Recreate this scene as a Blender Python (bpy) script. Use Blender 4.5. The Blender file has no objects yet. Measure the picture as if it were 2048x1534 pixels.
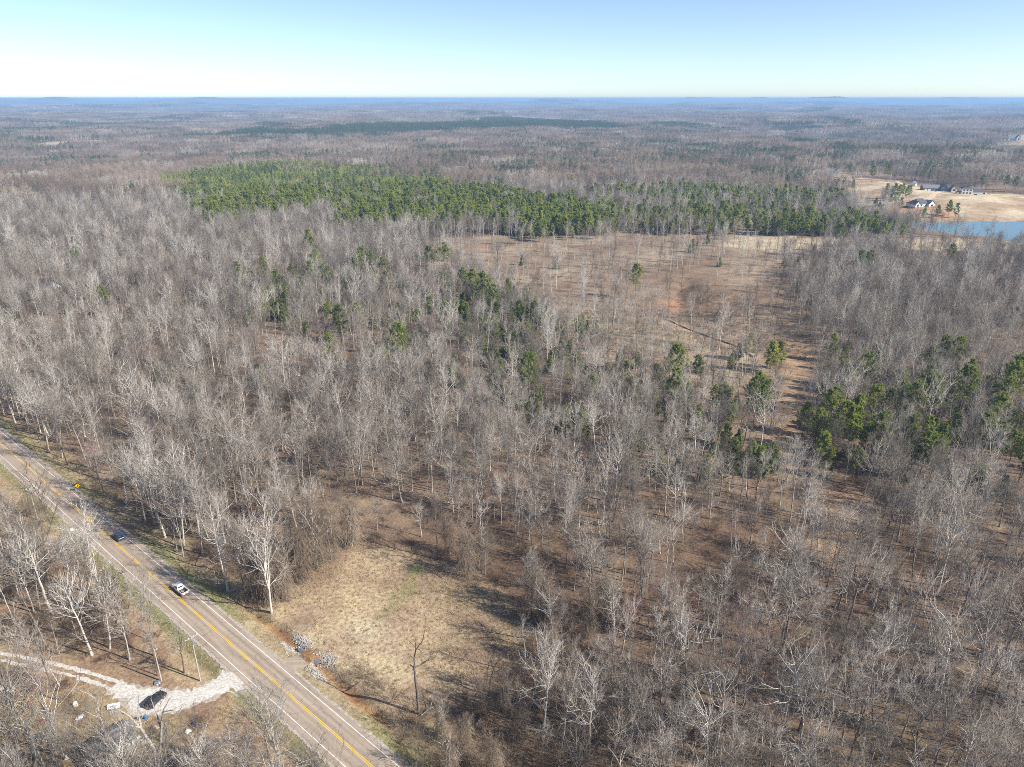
import bpy, math, random
import numpy as np
from math import radians as R
random.seed(7)
RNG = np.random.default_rng(11)
SC = bpy.context.scene
COL = SC.collection

# ------------------------------------------------------------------ camera, sky, sun, exposure
CAM_H, PITCH, FPX = 120.0, 21.9, 1420.0          # photograph: 2048 x 1534 px
cam_d = bpy.data.cameras.new("camera"); cam = bpy.data.objects.new("camera", cam_d); COL.objects.link(cam)
cam.location = (0, 0, CAM_H); cam.rotation_euler = (R(90 - PITCH), 0, 0)
cam_d.sensor_fit = 'HORIZONTAL'; cam_d.angle = 2 * math.atan(1024 / FPX)
cam_d.clip_start = 1.0; cam_d.clip_end = 90000
SC.camera = cam

SUN_EL, SUN_AZ = 36.0, -22.0                     # azimuth of the sun itself, degrees from +X
wd = bpy.data.worlds.new("World"); SC.world = wd; wd.use_nodes = True
wn = wd.node_tree.nodes; wl = wd.node_tree.links
for n in list(wn): wn.remove(n)
sky = wn.new("ShaderNodeTexSky"); sky.sky_type = 'NISHITA'; sky.sun_disc = False
sky.sun_elevation = R(SUN_EL); sky.sun_rotation = R(90 - SUN_AZ)
sky.altitude = 150; sky.air_density = 0.6; sky.dust_density = 0.4; sky.ozone_density = 1.3
bg = wn.new("ShaderNodeBackground"); bg.inputs[1].default_value = 0.118
wo = wn.new("ShaderNodeOutputWorld")
wl.new(sky.outputs[0], bg.inputs[0]); wl.new(bg.outputs[0], wo.inputs[0])

sun_d = bpy.data.lights.new("sun", 'SUN'); sun_d.energy = 5.0; sun_d.angle = R(0.5); sun_d.color = (1.0, 0.95, 0.87)
sun = bpy.data.objects.new("sun", sun_d); COL.objects.link(sun)
sun.location = (300, -140, 400)
sun.rotation_euler = (R(90 - SUN_EL), 0, R(SUN_AZ + 90))

SC.view_settings.view_transform = 'Standard'; SC.view_settings.look = 'None'
SC.view_settings.exposure = 0.68; SC.view_settings.gamma = 1.0
SC.render.engine = 'CYCLES'
cy = SC.cycles
cy.max_bounces = 3; cy.diffuse_bounces = 1; cy.glossy_bounces = 1; cy.transmission_bounces = 2
cy.volume_bounces = 0; cy.transparent_max_bounces = 4
cy.use_denoising = False; cy.use_adaptive_sampling = False
cy.filter_width = 0.9; cy.caustics_reflective = False; cy.caustics_refractive = False
cy.volume_max_steps = 64

# ------------------------------------------------------------------ terrain
_tr = np.random.default_rng(5)
def _waves(n, wl0, wl1):
    a = _tr.uniform(0, 2 * np.pi, n); w = np.exp(_tr.uniform(np.log(wl0), np.log(wl1), n))
    return np.cos(a) * 2 * np.pi / w, np.sin(a) * 2 * np.pi / w, _tr.uniform(0, 2 * np.pi, n), (w / w.max()) ** 0.5
W1, W2, W3 = _waves(9, 600, 2200), _waves(8, 2500, 7000), _waves(8, 60, 260)
W4 = _waves(7, 9000, 30000)
def wave(W, x, y):
    s = 0
    for kx, ky, p, a in zip(*W): s = s + a * np.sin(kx * x + ky * y + p)
    return s / math.sqrt(len(W[0]) / 2)
def sstep(a, b, v):
    t = np.clip((v - a) / (b - a), 0, 1); return t * t * (3 - 2 * t)

def plane_pt(px, py, z=0.0):
    """photograph pixel -> point of the place at height z"""
    u = (np.asarray(px, float) - 1024) / FPX; v = (767 - np.asarray(py, float)) / FPX
    s, c = math.sin(R(PITCH)), math.cos(R(PITCH))
    dz = -s + v * c; dy = c + v * s
    t = (z - CAM_H) / dz
    return u * t, dy * t
def h_base(x, y):
    d = np.sqrt(x * x + y * y)
    h = sstep(1000, 2600, d) * 15 * wave(W1, x, y) + sstep(4500, 14000, d) * (36 + 60 * sstep(9000, 24000, d)) * np.clip(wave(W2, x, y), -1.4, 1.35)
    h = h + sstep(7000, 20000, d) * 62 * np.clip(wave(W4, x, y), -1.5, 1.2)
    return h - d * d / 1.28e7
def G(px, py):
    z = np.zeros_like(np.asarray(px, float))
    for _ in range(6):
        x, y = plane_pt(px, py, z); z = 0.5 * z + 0.5 * h_base(x, y)
    return x, y
def PG(pts):
    a = np.array(pts, float); x, y = G(a[:, 0], a[:, 1]); return np.stack([x, y], 1)
def inpoly(P, x, y):
    r = np.zeros(np.shape(x), bool); n = len(P)
    for i in range(n):
        x0, y0 = P[i]; x1, y1 = P[(i + 1) % n]
        if y0 == y1: continue
        c = ((y0 > y) != (y1 > y)) & (x < (x1 - x0) * (y - y0) / (y1 - y0) + x0)
        r ^= c
    return r
def dline(P, x, y, closed=False):
    d = np.full(np.shape(x), 1e9); n = len(P)
    for i in range(n if closed else n - 1):
        a = P[i]; b = P[(i + 1) % n]; ab = b - a
        t = np.clip(((x - a[0]) * ab[0] + (y - a[1]) * ab[1]) / (ab @ ab + 1e-9), 0, 1)
        d = np.minimum(d, np.hypot(x - a[0] - t * ab[0], y - a[1] - t * ab[1]))
    return d
def sdist(P, x, y):
    return np.where(inpoly(P, x, y), -1, 1) * dline(P, x, y, True)

# the road is straight: A -> B along s, n across (positive = the wooded far side)
RA = np.array(plane_pt(0, 885)); RB = np.array(plane_pt(745, 1534))
RD = (RB - RA) / np.linalg.norm(RB - RA); RN = np.array([-RD[1], RD[0]])
if RN[1] < 0: RN = -RN
def road_sn(x, y): return (x - RA[0]) * RD[0] + (y - RA[1]) * RD[1], (x - RA[0]) * RN[0] + (y - RA[1]) * RN[1]
def road_xy(s, n): return RA[0] + RD[0] * s + RN[0] * n, RA[1] + RD[1] * s + RN[1] * n
ROAD_YAW = math.atan2(RD[1], RD[0])

Z = {
 'clearing': PG([(560,1195),(600,1150),(650,1122),(720,1088),(790,1092),(860,1115),(935,1150),(1000,1185),(1050,1240),(1062,1285),(1030,1330),(985,1368),(930,1392),(870,1416),(800,1440),(745,1410),(690,1375),(640,1340),(590,1300),(545,1250)]),
 'meadow': PG([(830,474),(1000,472),(1200,472),(1400,470),(1540,472),(1700,474),(2048,482),(2100,484),(2100,502),(1900,506),(1700,502),(1565,512),(1560,570),(1610,640),(1650,700),(1645,780),(1600,860),(1575,905),(1530,880),(1500,810),(1420,790),(1290,745),(1150,705),(1090,640),(1010,575),(900,535)]),
 'lake': PG([(1688,424),(1720,419),(1765,427),(1800,434),(1860,441),(1905,441),(1980,440),(2048,441),(2140,440),(2140,492),(2048,486),(2000,478),(1930,468),(1850,460),(1770,446)]),
 'knoll': PG([(1690,372),(1700,360),(1780,358),(1830,374),(1900,384),(2048,392),(2140,396),(2140,441),(1985,441),(1910,441),(1860,441),(1800,433),(1760,426),(1705,417),(1685,400)]),
 'houselot': PG([(1615,350),(1625,340),(1695,345),(1705,360),(1640,362)]),
 'yard': PG([(-60,1325),(60,1335),(200,1372),(280,1400),(345,1420),(345,1470),(330,1540),(320,1700),(-120,1700)]),
 'pondfar': PG([(1985,300),(1995,296),(2048,294),(2140,293),(2140,303),(2048,302)]),
 'lotfar': PG([(1990,290),(2010,276),(2048,270),(2140,270),(2140,293),(2040,292)]),
}
PINES = [  # stands of pines: ground outline, share of pines
 (PG([(340,392),(400,452),(480,462),(640,456),(740,458),(850,470),(1050,478),(1250,478),(1250,446),(1180,428),(1080,405),(960,390),(850,366),(740,348),(600,340),(450,344),(360,362)]), .90, 'young'),
 (PG([(1180,428),(1250,474),(1400,474),(1600,474),(1700,476),(1850,478),(1850,466),(1720,452),(1600,440),(1400,434)]), .62, 'young'),
 (PG([(1130,404),(1300,418),(1500,428),(1690,426),(1680,402),(1500,390),(1350,384),(1230,390)]), .66, 'young'),
 (PG([(465,330),(540,332),(640,334),(640,322),(560,312),(480,314)]), .8, 'old'),
 (PG([(110,330),(270,336),(270,326),(120,322)]), .55, 'old'),
 (PG([(820,345),(1000,370),(1120,372),(1180,352),(1330,350),(1500,330),(1500,300),(1300,288),(1150,296),(1040,312),(900,318)]), .34, 'old'),
 (PG([(1500,320),(1800,330),(2140,330),(2140,318),(1900,314),(1600,306),(1450,296)]), .42, 'old'),
 (PG([(300,278),(620,279),(900,266),(1130,261),(1260,265),(1180,249),(1080,240),(900,249),(600,266)]), 1.0, 'far'),
 (PG([(-60,288),(60,280),(240,250),(440,262),(420,240),(300,236),(150,250),(-60,262)]), .35, 'far'),
 (PG([(520,258),(580,260),(580,250),(520,248)]), 1.0, 'far'),
 (PG([(1300,258),(1400,256),(1400,246),(1330,246)]), .8, 'far'),
]
CORR = PG([(1600,690),(1585,780),(1570,880),(1560,925),(1600,960),(1660,990),(1685,1020),(1665,1060),(1660,1110)])
TRACK = PG([(1330,645),(1375,662),(1420,676),(1470,694),(1510,716)])
DRIVE = PG([(482,1350),(440,1370),(395,1388),(350,1402),(305,1404),(262,1388),(225,1370)])
DRIVE2 = PG([(330,1404),(280,1392),(235,1372),(190,1356),(140,1342),(90,1331),(40,1320),(-40,1305),(-160,1285)])
STREAM = PG([(1375,560),(1360,600),(1372,640),(1440,650),(1520,640),(1600,670)])
DITCH_S = (road_sn(*plane_pt(510,1215))[0], road_sn(*plane_pt(850,1500))[0])
CUL_S = 181.3
def ditch_n(s): return 9.9 - .9 * sstep(185, 199, s)

def height(x, y):
    x = np.asarray(x, float); y = np.asarray(y, float)
    h = h_base(x, y)
    d = np.hypot(x, y)
    s, n = road_sn(x, y)
    near = d < 700
    h = h + np.where(near, 0.35 * wave(W3, x, y) * sstep(14, 40, np.abs(n)), 0)
    m = 1 - sstep(420, 520, np.abs(s - 100))
    an = np.abs(n)
    h = h - m * 0.12 * (1 - sstep(4.2, 6.0, an)) - m * .25 * sstep(4.6, 6.5, an) * (1 - sstep(16, 40, an))
    dd = sstep(DITCH_S[0] - 12, DITCH_S[0] + 4, s) * (1 - sstep(DITCH_S[1], DITCH_S[1] + 15, s))
    cross = 1 - np.exp(-((s - CUL_S) / 2.9) ** 6)
    h = h - m * (0.35 + 0.95 * dd) * np.exp(-((n - ditch_n(s)) / 1.3) ** 2) * cross
    drv = dline(DRIVE, x, y)
    h = h - m * 0.5 * np.exp(-((n + 8.0) / 1.0) ** 2) * sstep(2.5, 5, drv)
    lk = sdist(Z['lake'], x, y)
    h = h - 2.2 * (1 - sstep(-14, 6, lk + 5 * wave(W3, x * 2.2, y * 2.2)))
    kn = sdist(Z['knoll'], x, y)
    h = h + 9.0 * (1 - sstep(-130, 0, kn))
    pf = sdist(Z['pondfar'], x, y)
    h = h - 4 * (1 - sstep(-20, 10, pf))
    st = dline(STREAM, x, y)
    h = h - 1.8 * np.exp(-(st / 6.0) ** 2) * near
    return h
def GH(px, py):
    px = np.atleast_1d(np.asarray(px, float)); py = np.atleast_1d(np.asarray(py, float)); z = np.zeros_like(px)
    for _ in range(8):
        x, y = plane_pt(px, py, z); z = 0.5 * z + 0.5 * height(x, y)
    return x, y, height(x, y)
def pix(x, y, z):
    """point of the place -> photograph pixel"""
    s, c = math.sin(R(PITCH)), math.cos(R(PITCH))
    dz = z - CAM_H; f = y * c - dz * s; v = (y * s + dz * c) / f
    return 1024 + FPX * x / f, 767 - FPX * v
def hz(x, y): return float(height(np.array([x]), np.array([y]))[0])

# ------------------------------------------------------------------ materials
def new_mat(name):
    m = bpy.data.materials.new(name); m.use_nodes = True
    nt = m.node_tree; b = nt.nodes["Principled BSDF"]
    return m, nt, b
def plain(name, col, rough=0.6, metal=0.0, var=0.0, scale=8.0, bump=0.0):
    m, nt, b = new_mat(name)
    b.inputs['Roughness'].default_value = rough; b.inputs['Metallic'].default_value = metal
    if var > 0:
        tc = nt.nodes.new("ShaderNodeTexCoord"); nz = nt.nodes.new("ShaderNodeTexNoise")
        nz.inputs['Scale'].default_value = scale; nz.inputs['Detail'].default_value = 6
        nt.links.new(tc.outputs['Object'], nz.inputs['Vector'])
        rp = nt.nodes.new("ShaderNodeValToRGB")
        rp.color_ramp.elements[0].position = .3; rp.color_ramp.elements[1].position = .7
        rp.color_ramp.elements[0].color = tuple(c * (1 - var) for c in col) + (1,)
        rp.color_ramp.elements[1].color = tuple(min(1, c * (1 + var)) for c in col) + (1,)
        nt.links.new(nz.outputs[0], rp.inputs[0]); nt.links.new(rp.outputs[0], b.inputs['Base Color'])
        if bump:
            bp = nt.nodes.new("ShaderNodeBump"); bp.inputs['Strength'].default_value = bump; bp.inputs['Distance'].default_value = .05
            nt.links.new(nz.outputs[0], bp.inputs['Height']); nt.links.new(bp.outputs[0], b.inputs['Normal'])
    else:
        b.inputs['Base Color'].default_value = tuple(col) + (1,)
    return m
def leafy(name, stops, rough=0.75, trans=0.0):
    """colour differs from plant to plant and a little within one plant"""
    m, nt, b = new_mat(name)
    oi = nt.nodes.new("ShaderNodeObjectInfo"); rp = nt.nodes.new("ShaderNodeValToRGB")
    els = rp.color_ramp.elements
    for i, c in enumerate(stops):
        e = els[i] if i < 2 else els.new(i / (len(stops) - 1))
        e.color = tuple(c) + (1,)
    for i in range(len(stops)): els[i].position = i / (len(stops) - 1)
    tc = nt.nodes.new("ShaderNodeTexCoord"); nz = nt.nodes.new("ShaderNodeTexNoise")
    nz.inputs['Scale'].default_value = 0.55; nz.inputs['Detail'].default_value = 3
    nt.links.new(tc.outputs['Object'], nz.inputs['Vector'])
    ad = nt.nodes.new("ShaderNodeMath"); ad.operation = 'MULTIPLY_ADD'; ad.inputs[1].default_value = .5; ad.inputs[2].default_value = -.25
    nt.links.new(nz.outputs[0], ad.inputs[0])
    a2 = nt.nodes.new("ShaderNodeMath"); a2.operation = 'ADD'; a2.use_clamp = True
    nt.links.new(ad.outputs[0], a2.inputs[0]); nt.links.new(oi.outputs['Random'], a2.inputs[1])
    nt.links.new(a2.outputs[0], rp.inputs[0]); nt.links.new(rp.outputs[0], b.inputs['Base Color'])
    b.inputs['Roughness'].default_value = rough
    b.inputs['Specular IOR Level'].default_value = 0.25
    if trans:
        tl = nt.nodes.new("ShaderNodeBsdfTranslucent"); mx = nt.nodes.new("ShaderNodeMixShader"); mx.inputs[0].default_value = trans
        nt.links.new(rp.outputs[0], tl.inputs[0]); nt.links.new(b.outputs[0], mx.inputs[1]); nt.links.new(tl.outputs[0], mx.inputs[2])
        nt.links.new(mx.outputs[0], nt.nodes["Material Output"].inputs['Surface'])
    return m

M = {}
M['bark'] = leafy('pale_bark', [(.11,.09,.072), (.36,.32,.27), (.66,.61,.545)], .9)
M['twig'] = leafy('grey_twigs', [(.135,.107,.085), (.25,.212,.175), (.42,.372,.32)], .9)
M['twig_brown'] = leafy('brown_twigs', [(.13,.094,.065), (.215,.16,.115), (.31,.24,.178)], .9)
M['twig_red'] = leafy('red_budded_twigs', [(.26,.165,.15), (.31,.185,.17), (.36,.20,.19)], .9)
M['vine'] = leafy('dry_vines', [(.22,.165,.115), (.30,.23,.165), (.36,.29,.21)], .9)
M['pinebark'] = leafy('pine_bark', [(.12,.085,.065), (.17,.13,.10), (.22,.18,.15)], .9)
M['needle'] = leafy('pine_needles', [(.25,.295,.06), (.34,.385,.075), (.43,.46,.095)], .7, .45)
M['needle_dark'] = leafy('dark_needles', [(.19,.235,.06), (.26,.305,.072), (.335,.365,.088)], .7, .45)
M['needle_young'] = leafy('young_needles', [(.20,.255,.065), (.26,.315,.075), (.33,.38,.09)], .7, .42)
M['needle_mature'] = leafy('mature_pine_needles', [(.06,.09,.034), (.085,.12,.042), (.115,.15,.05)], .7, .3)
M['cedar'] = leafy('cedar_sprays', [(.13,.14,.04), (.17,.18,.048), (.22,.22,.058)], .7, .42)
M['brush'] = leafy('brush_stems', [(.15,.105,.072), (.24,.175,.12), (.34,.26,.175)], .9)
M['straw'] = leafy('straw_grass', [(.36,.26,.145), (.46,.345,.20), (.54,.43,.27)], .85)
M['sedge'] = leafy('green_straw_grass', [(.20,.20,.075), (.31,.28,.12), (.42,.36,.17)], .85)
M['deadwood'] = plain('weathered_deadwood', (.40,.37,.33), .9, var=.25, scale=3)
M['white_paint'] = plain('white_road_paint', (.78,.77,.73), .6, var=.08, scale=1.5)
M['yellow_paint'] = plain('yellow_road_paint', (.80,.50,.055), .6, var=.1, scale=1.5)
M['stone'] = plain('pale_limestone', (.40,.38,.345), .85, var=.35, scale=1.1)
M['steel'] = plain('galvanised_steel', (.55,.58,.60), .35, .8, var=.1, scale=3)
M['polewood'] = plain('weathered_pole', (.42,.37,.32), .9, var=.15, scale=4)
M['glass'] = plain('dark_glass', (.02,.025,.03), .08)
M['rubber'] = plain('tyre_rubber', (.02,.02,.02), .8)
M['rim'] = plain('wheel_metal', (.45,.46,.47), .3, .8)
M['tail'] = plain('red_lamp', (.55,.02,.015), .25)
M['lamp'] = plain('clear_lamp', (.75,.75,.72), .2)
M['black'] = plain('black_plastic', (.025,.025,.027), .5)
M['car_white'] = plain('white_car_paint', (.78,.78,.77), .25)
M['car_blue'] = plain('slate_blue_car_paint', (.10,.14,.20), .2, .4)
M['car_red'] = plain('dark_red_car_paint', (.26,.02,.03), .25)
M['car_dark'] = plain('charcoal_car_paint', (.03,.03,.034), .25)
M['sign_yellow'] = plain('sign_yellow', (.85,.55,.0), .4)
M['white_board'] = plain('white_sheet', (.80,.80,.79), .5)
M['roof_dark'] = plain('dark_shingles', (.075,.085,.10), .8, var=.2, scale=1.2)
M['roof_grey'] = plain('grey_shingles', (.17,.175,.18), .8, var=.2, scale=1.2)
M['roof_tan'] = plain('tan_shingles', (.33,.24,.16), .8, var=.2, scale=1.2)
M['wall_white'] = plain('white_siding', (.74,.73,.70), .6, var=.05, scale=.8)
M['wall_slate'] = plain('slate_siding', (.12,.15,.19), .6, var=.1, scale=.8)
M['wall_tan'] = plain('tan_siding', (.50,.40,.28), .6, var=.1, scale=.8)
M['wall_rust'] = plain('orange_board', (.50,.27,.10), .7, var=.2, scale=.8)
M['blue_plastic'] = plain('blue_barrel_plastic', (.02,.16,.42), .4)
M['red_plastic'] = plain('red_tarp', (.50,.03,.05), .5)
M['orange_plastic'] = plain('orange_plastic', (.75,.33,.04), .5)
M['silt'] = plain('black_fabric_fence', (.045,.04,.036), .8)

def soil_material():
    m, nt, b = new_mat('ground_soil'); N = nt.nodes; L = nt.links
    at = N.new("ShaderNodeVertexColor"); at.layer_name = "soil"
    geo = N.new("ShaderNodeNewGeometry")
    def noise(sc, det, rou=.6):
        n = N.new("ShaderNodeTexNoise"); n.inputs['Scale'].default_value = sc; n.inputs['Detail'].default_value = det; n.inputs['Roughness'].default_value = rou
        L.new(geo.outputs['Position'], n.inputs['Vector']); return n
    n1, n2, n3 = noise(.09, 5), noise(1.1, 6, .7), noise(5.5, 3, .7)
    def mr(src, a, c, fmin=.25, fmax=.75):
        r = N.new("ShaderNodeMapRange"); r.inputs[1].default_value = fmin; r.inputs[2].default_value = fmax
        r.inputs[3].default_value = a; r.inputs[4].default_value = c; L.new(src, r.inputs[0]); return r.outputs[0]
    def mul(a, c):
        x = N.new("ShaderNodeMath"); x.operation = 'MULTIPLY'; L.new(a, x.inputs[0]); L.new(c, x.inputs[1]); return x.outputs[0]
    f = mul(mul(mr(n1.outputs[0], .72, 1.28), mr(n2.outputs[0], .55, 1.45)), mr(n3.outputs[0], .6, 1.4))
    v = N.new("ShaderNodeVectorMath"); v.operation = 'SCALE'; L.new(at.outputs[0], v.inputs[0]); L.new(f, v.inputs['Scale'])
    hs = N.new("ShaderNodeHueSaturation"); L.new(v.outputs[0], hs.inputs['Color'])
    L.new(mr(n1.outputs[0], .48, .52), hs.inputs['Hue']); L.new(mr(n2.outputs[0], 1.15, .85), hs.inputs['Saturation'])
    L.new(hs.outputs[0], b.inputs['Base Color'])
    b.inputs['Roughness'].default_value = .95; b.inputs['Specular IOR Level'].default_value = .15
    bp = N.new("ShaderNodeBump"); bp.inputs['Strength'].default_value = .7; bp.inputs['Distance'].default_value = .35
    L.new(n2.outputs[0], bp.inputs['Height']); L.new(bp.outputs[0], b.inputs['Normal'])
    return m
M['soil'] = soil_material()

def asphalt_material():
    m, nt, b = new_mat('worn_chipseal'); N = nt.nodes; L = nt.links
    tc = N.new("ShaderNodeTexCoord"); sep = N.new("ShaderNodeSeparateXYZ"); L.new(tc.outputs['Object'], sep.inputs[0])
    mp = N.new("ShaderNodeMapping"); mp.inputs['Scale'].default_value = (.06, 1.0, 1.0); L.new(tc.outputs['Object'], mp.inputs[0])
    n1 = N.new("ShaderNodeTexNoise"); n1.inputs['Scale'].default_value = 1.1; n1.inputs['Detail'].default_value = 6; L.new(mp.outputs[0], n1.inputs['Vector'])
    n2 = N.new("ShaderNodeTexNoise"); n2.inputs['Scale'].default_value = 9; n2.inputs['Detail'].default_value = 4; L.new(tc.outputs['Object'], n2.inputs['Vector'])
    rp = N.new("ShaderNodeValToRGB"); e = rp.color_ramp.elements
    e[0].position = .3; e[0].color = (.29,.225,.165, 1); e[1].position = .7; e[1].color = (.44,.355,.275, 1)
    L.new(n1.outputs[0], rp.inputs[0])
    # wheel paths slightly darker
    wv = N.new("ShaderNodeMath"); wv.operation = 'ABSOLUTE'; L.new(sep.outputs['Y'], wv.inputs[0])
    wr = N.new("ShaderNodeValToRGB"); q = wr.color_ramp
    q.elements[0].position = 0.0; q.elements[0].color = (1,1,1,1); q.elements[1].position = 1.0; q.elements[1].color = (1.0,1.0,1.0,1)
    for p, c in ((.16, .90), (.30, 1.03), (.44, .90), (.62, 1.05), (.85, .97)):
        x = q.elements.new(p); x.color = (c, c, c, 1)
    dv = N.new("ShaderNodeMath"); dv.operation = 'DIVIDE'; dv.inputs[1].default_value = 5.0; L.new(wv.outputs[0], dv.inputs[0]); L.new(dv.outputs[0], wr.inputs[0])
    # cracks: cell edges, warped
    vw = N.new("ShaderNodeTexNoise"); vw.inputs['Scale'].default_value = .8; vw.inputs['Detail'].default_value = 5; L.new(tc.outputs['Object'], vw.inputs['Vector'])
    va = N.new("ShaderNodeVectorMath"); va.operation = 'MULTIPLY_ADD'; va.inputs[1].default_value = (1.6, 1.6, 0); L.new(vw.outputs['Color'], va.inputs[0]); L.new(tc.outputs['Object'], va.inputs[2])
    vo = N.new("ShaderNodeTexVoronoi"); vo.feature = 'DISTANCE_TO_EDGE'; vo.inputs['Scale'].default_value = .36; L.new(va.outputs[0], vo.inputs['Vector'])
    cr = N.new("ShaderNodeMapRange"); cr.inputs[1].default_value = .0; cr.inputs[2].default_value = .022; cr.inputs[3].default_value = .62; cr.inputs[4].default_value = 1.0; L.new(vo.outputs['Distance'], cr.inputs[0])
    m2 = N.new("ShaderNodeMapRange"); m2.inputs[1].default_value = .3; m2.inputs[2].default_value = .7; m2.inputs[3].default_value = .82; m2.inputs[4].default_value = 1.18; L.new(n2.outputs[0], m2.inputs[0])
    mu = N.new("ShaderNodeMath"); mu.operation = 'MULTIPLY'; L.new(cr.outputs[0], mu.inputs[0]); L.new(m2.outputs[0], mu.inputs[1])
    v1 = N.new("ShaderNodeVectorMath"); v1.operation = 'MULTIPLY'; L.new(rp.outputs[0], v1.inputs[0]); L.new(wr.outputs[0], v1.inputs[1])
    v2 = N.new("ShaderNodeVectorMath"); v2.operation = 'SCALE'; L.new(v1.outputs[0], v2.inputs[0]); L.new(mu.outputs[0], v2.inputs['Scale'])
    L.new(v2.outputs[0], b.inputs['Base Color']); b.inputs['Roughness'].default_value = .9
    return m
M['asphalt'] = asphalt_material()
M['gravel'] = plain('white_gravel', (.56,.52,.465), .95, var=.32, scale=2.2, bump=.5)
M['shoulder'] = plain('gravel_shoulder', (.40,.345,.29), .95, var=.3, scale=1.6, bump=.4)

def water_material():
    m, nt, b = new_mat('lake_water'); N = nt.nodes; L = nt.links
    b.inputs['Base Color'].default_value = (.13,.235,.285, 1); b.inputs['Roughness'].default_value = .28
    geo = N.new("ShaderNodeNewGeometry"); n = N.new("ShaderNodeTexNoise"); n.inputs['Scale'].default_value = .5; n.inputs['Detail'].default_value = 5
    L.new(geo.outputs['Position'], n.inputs['Vector'])
    bp = N.new("ShaderNodeBump"); bp.inputs['Strength'].default_value = .25; bp.inputs['Distance'].default_value = .3
    L.new(n.outputs[0], bp.inputs['Height']); L.new(bp.outputs[0], b.inputs['Normal'])
    return m
M['water'] = water_material()

# ------------------------------------------------------------------ mesh helpers
def np_mesh(name, V, faces, mats, mat_idx=None, smooth=False):
    """faces: list of int arrays (n,3) or (n,4)"""
    me = bpy.data.meshes.new(name)
    V = np.ascontiguousarray(V, np.float32)
    lt = np.concatenate([np.full(len(f), f.shape[1], np.int32) for f in faces])
    li = np.concatenate([f.ravel() for f in faces]).astype(np.int32)
    ls = np.concatenate([[0], np.cumsum(lt)[:-1]]).astype(np.int32)
    me.vertices.add(len(V)); me.vertices.foreach_set("co", V.ravel())
    me.loops.add(len(li)); me.loops.foreach_set("vertex_index", li)
    me.polygons.add(len(lt)); me.polygons.foreach_set("loop_start", ls)
    for m in mats: me.materials.append(m)
    if mat_idx is not None: me.polygons.foreach_set("material_index", np.concatenate(mat_idx).astype(np.int32))
    if smooth: me.polygons.foreach_set("use_smooth", np.ones(len(lt), bool))
    me.update(calc_edges=True)
    return me
class Geo:
    """collects numpy pieces"""
    def __init__(s): s.V = []; s.F = []; s.I = []; s.n = 0
    def add(s, V, F, mi=0):
        s.V.append(V.reshape(-1, 3)); s.F.append(F + s.n); s.I.append(np.full(len(F), mi)); s.n += len(s.V[-1])
    def mesh(s, name, mats, smooth=False): return np_mesh(name, np.concatenate(s.V), s.F, mats, s.I, smooth)
    def merged(s, o, mi):
        """mi: one material slot, or the slots of o's own materials"""
        V = np.concatenate(o.V); k = s.n; mi = [mi] * 4 if np.isscalar(mi) else mi
        s.V.append(V); s.n += len(V)
        for f, q in zip(o.F, o.I): s.F.append(f + k); s.I.append(np.array(mi)[q])
def unit(v): return v / (np.linalg.norm(v, axis=-1, keepdims=True) + 1e-9)
def frame(t):
    a = np.where(np.abs(t[..., 2:3]) < .9, np.array([0, 0, 1.]), np.array([1., 0, 0]))
    u = unit(np.cross(t, a)); return u, np.cross(t, u)
def tubes(g, P, Rr, s, mi=0):
    n, k1, _ = P.shape
    t = unit(P[:, -1] - P[:, 0]); u, v = frame(t)
    a = np.arange(s) * 2 * np.pi / s
    ring = np.cos(a)[None, :, None] * u[:, None] + np.sin(a)[None, :, None] * v[:, None]
    V = P[:, :, None, :] + ring[:, None] * Rr[:, :, None, None]
    idx = np.arange(n * k1 * s).reshape(n, k1, s)
    q = np.stack([idx[:, :-1], np.roll(idx, -1, 2)[:, :-1], np.roll(idx, -1, 2)[:, 1:], idx[:, 1:]], -1).reshape(-1, 4)
    g.add(V, q, mi)
def cones(g, P0, P1, r, mi=0):
    n = len(P0); u, v = frame(unit(P1 - P0)); r = np.broadcast_to(np.asarray(r, float), (n,))[:, None]
    a = np.arange(3) * 2 * np.pi / 3
    V = np.stack([P0 + r * (math.cos(x) * u + math.sin(x) * v) for x in a] + [P1], 1)
    i = np.arange(n)[:, None] * 4
    g.add(V, np.concatenate([i + [0, 1, 3], i + [1, 2, 3], i + [2, 0, 3]]), mi)
def blades(g, P0, P1, w, rng, mi=0, out=None):
    n = len(P0); t = unit(P1 - P0); u, v = frame(t); a = rng.uniform(0, np.pi, n)[:, None]
    sd = (np.cos(a) * u + np.sin(a) * v)
    if out is not None: sd = unit(np.cross(t, unit(out) + rng.normal(0, .35, t.shape)))
    sd = sd * np.broadcast_to(np.asarray(w, float), (n,))[:, None]
    V = np.stack([P0 - sd * .5, P0 + sd * .5, P1], 1)
    g.add(V, np.arange(n * 3).reshape(n, 3), mi)
def poly(start, d, L, k, up, wig, rng):
    n = len(start); P = np.zeros((n, k + 1, 3)); P[:, 0] = start; d = unit(d); L = np.broadcast_to(L, (n,))
    for i in range(k):
        d = unit(d + np.array([0, 0, up / k]) + rng.normal(0, wig, (n, 3)))
        P[:, i + 1] = P[:, i] + d * (L / k)[:, None]
    return P
def sprout(P, m, t0, t1, ang, rng):
    n, k1, _ = P.shape; k = k1 - 1
    t = rng.uniform(t0, t1, (n, m)) * k; i = np.minimum(t.astype(int), k - 1); f = (t - i)[..., None]
    r = np.arange(n)[:, None]
    pos = P[r, i] * (1 - f) + P[r, i + 1] * f; tan = unit(P[r, i + 1] - P[r, i])
    pos = pos.reshape(-1, 3); tan = tan.reshape(-1, 3); u, v = frame(tan); b = rng.uniform(0, 2 * np.pi, len(pos))[:, None]
    a = np.clip(rng.normal(ang, .2, len(pos)), .15, 1.5)[:, None]
    return pos, tan * np.cos(a) + (np.cos(b) * u + np.sin(b) * v) * np.sin(a), (t / k).ravel()

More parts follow.
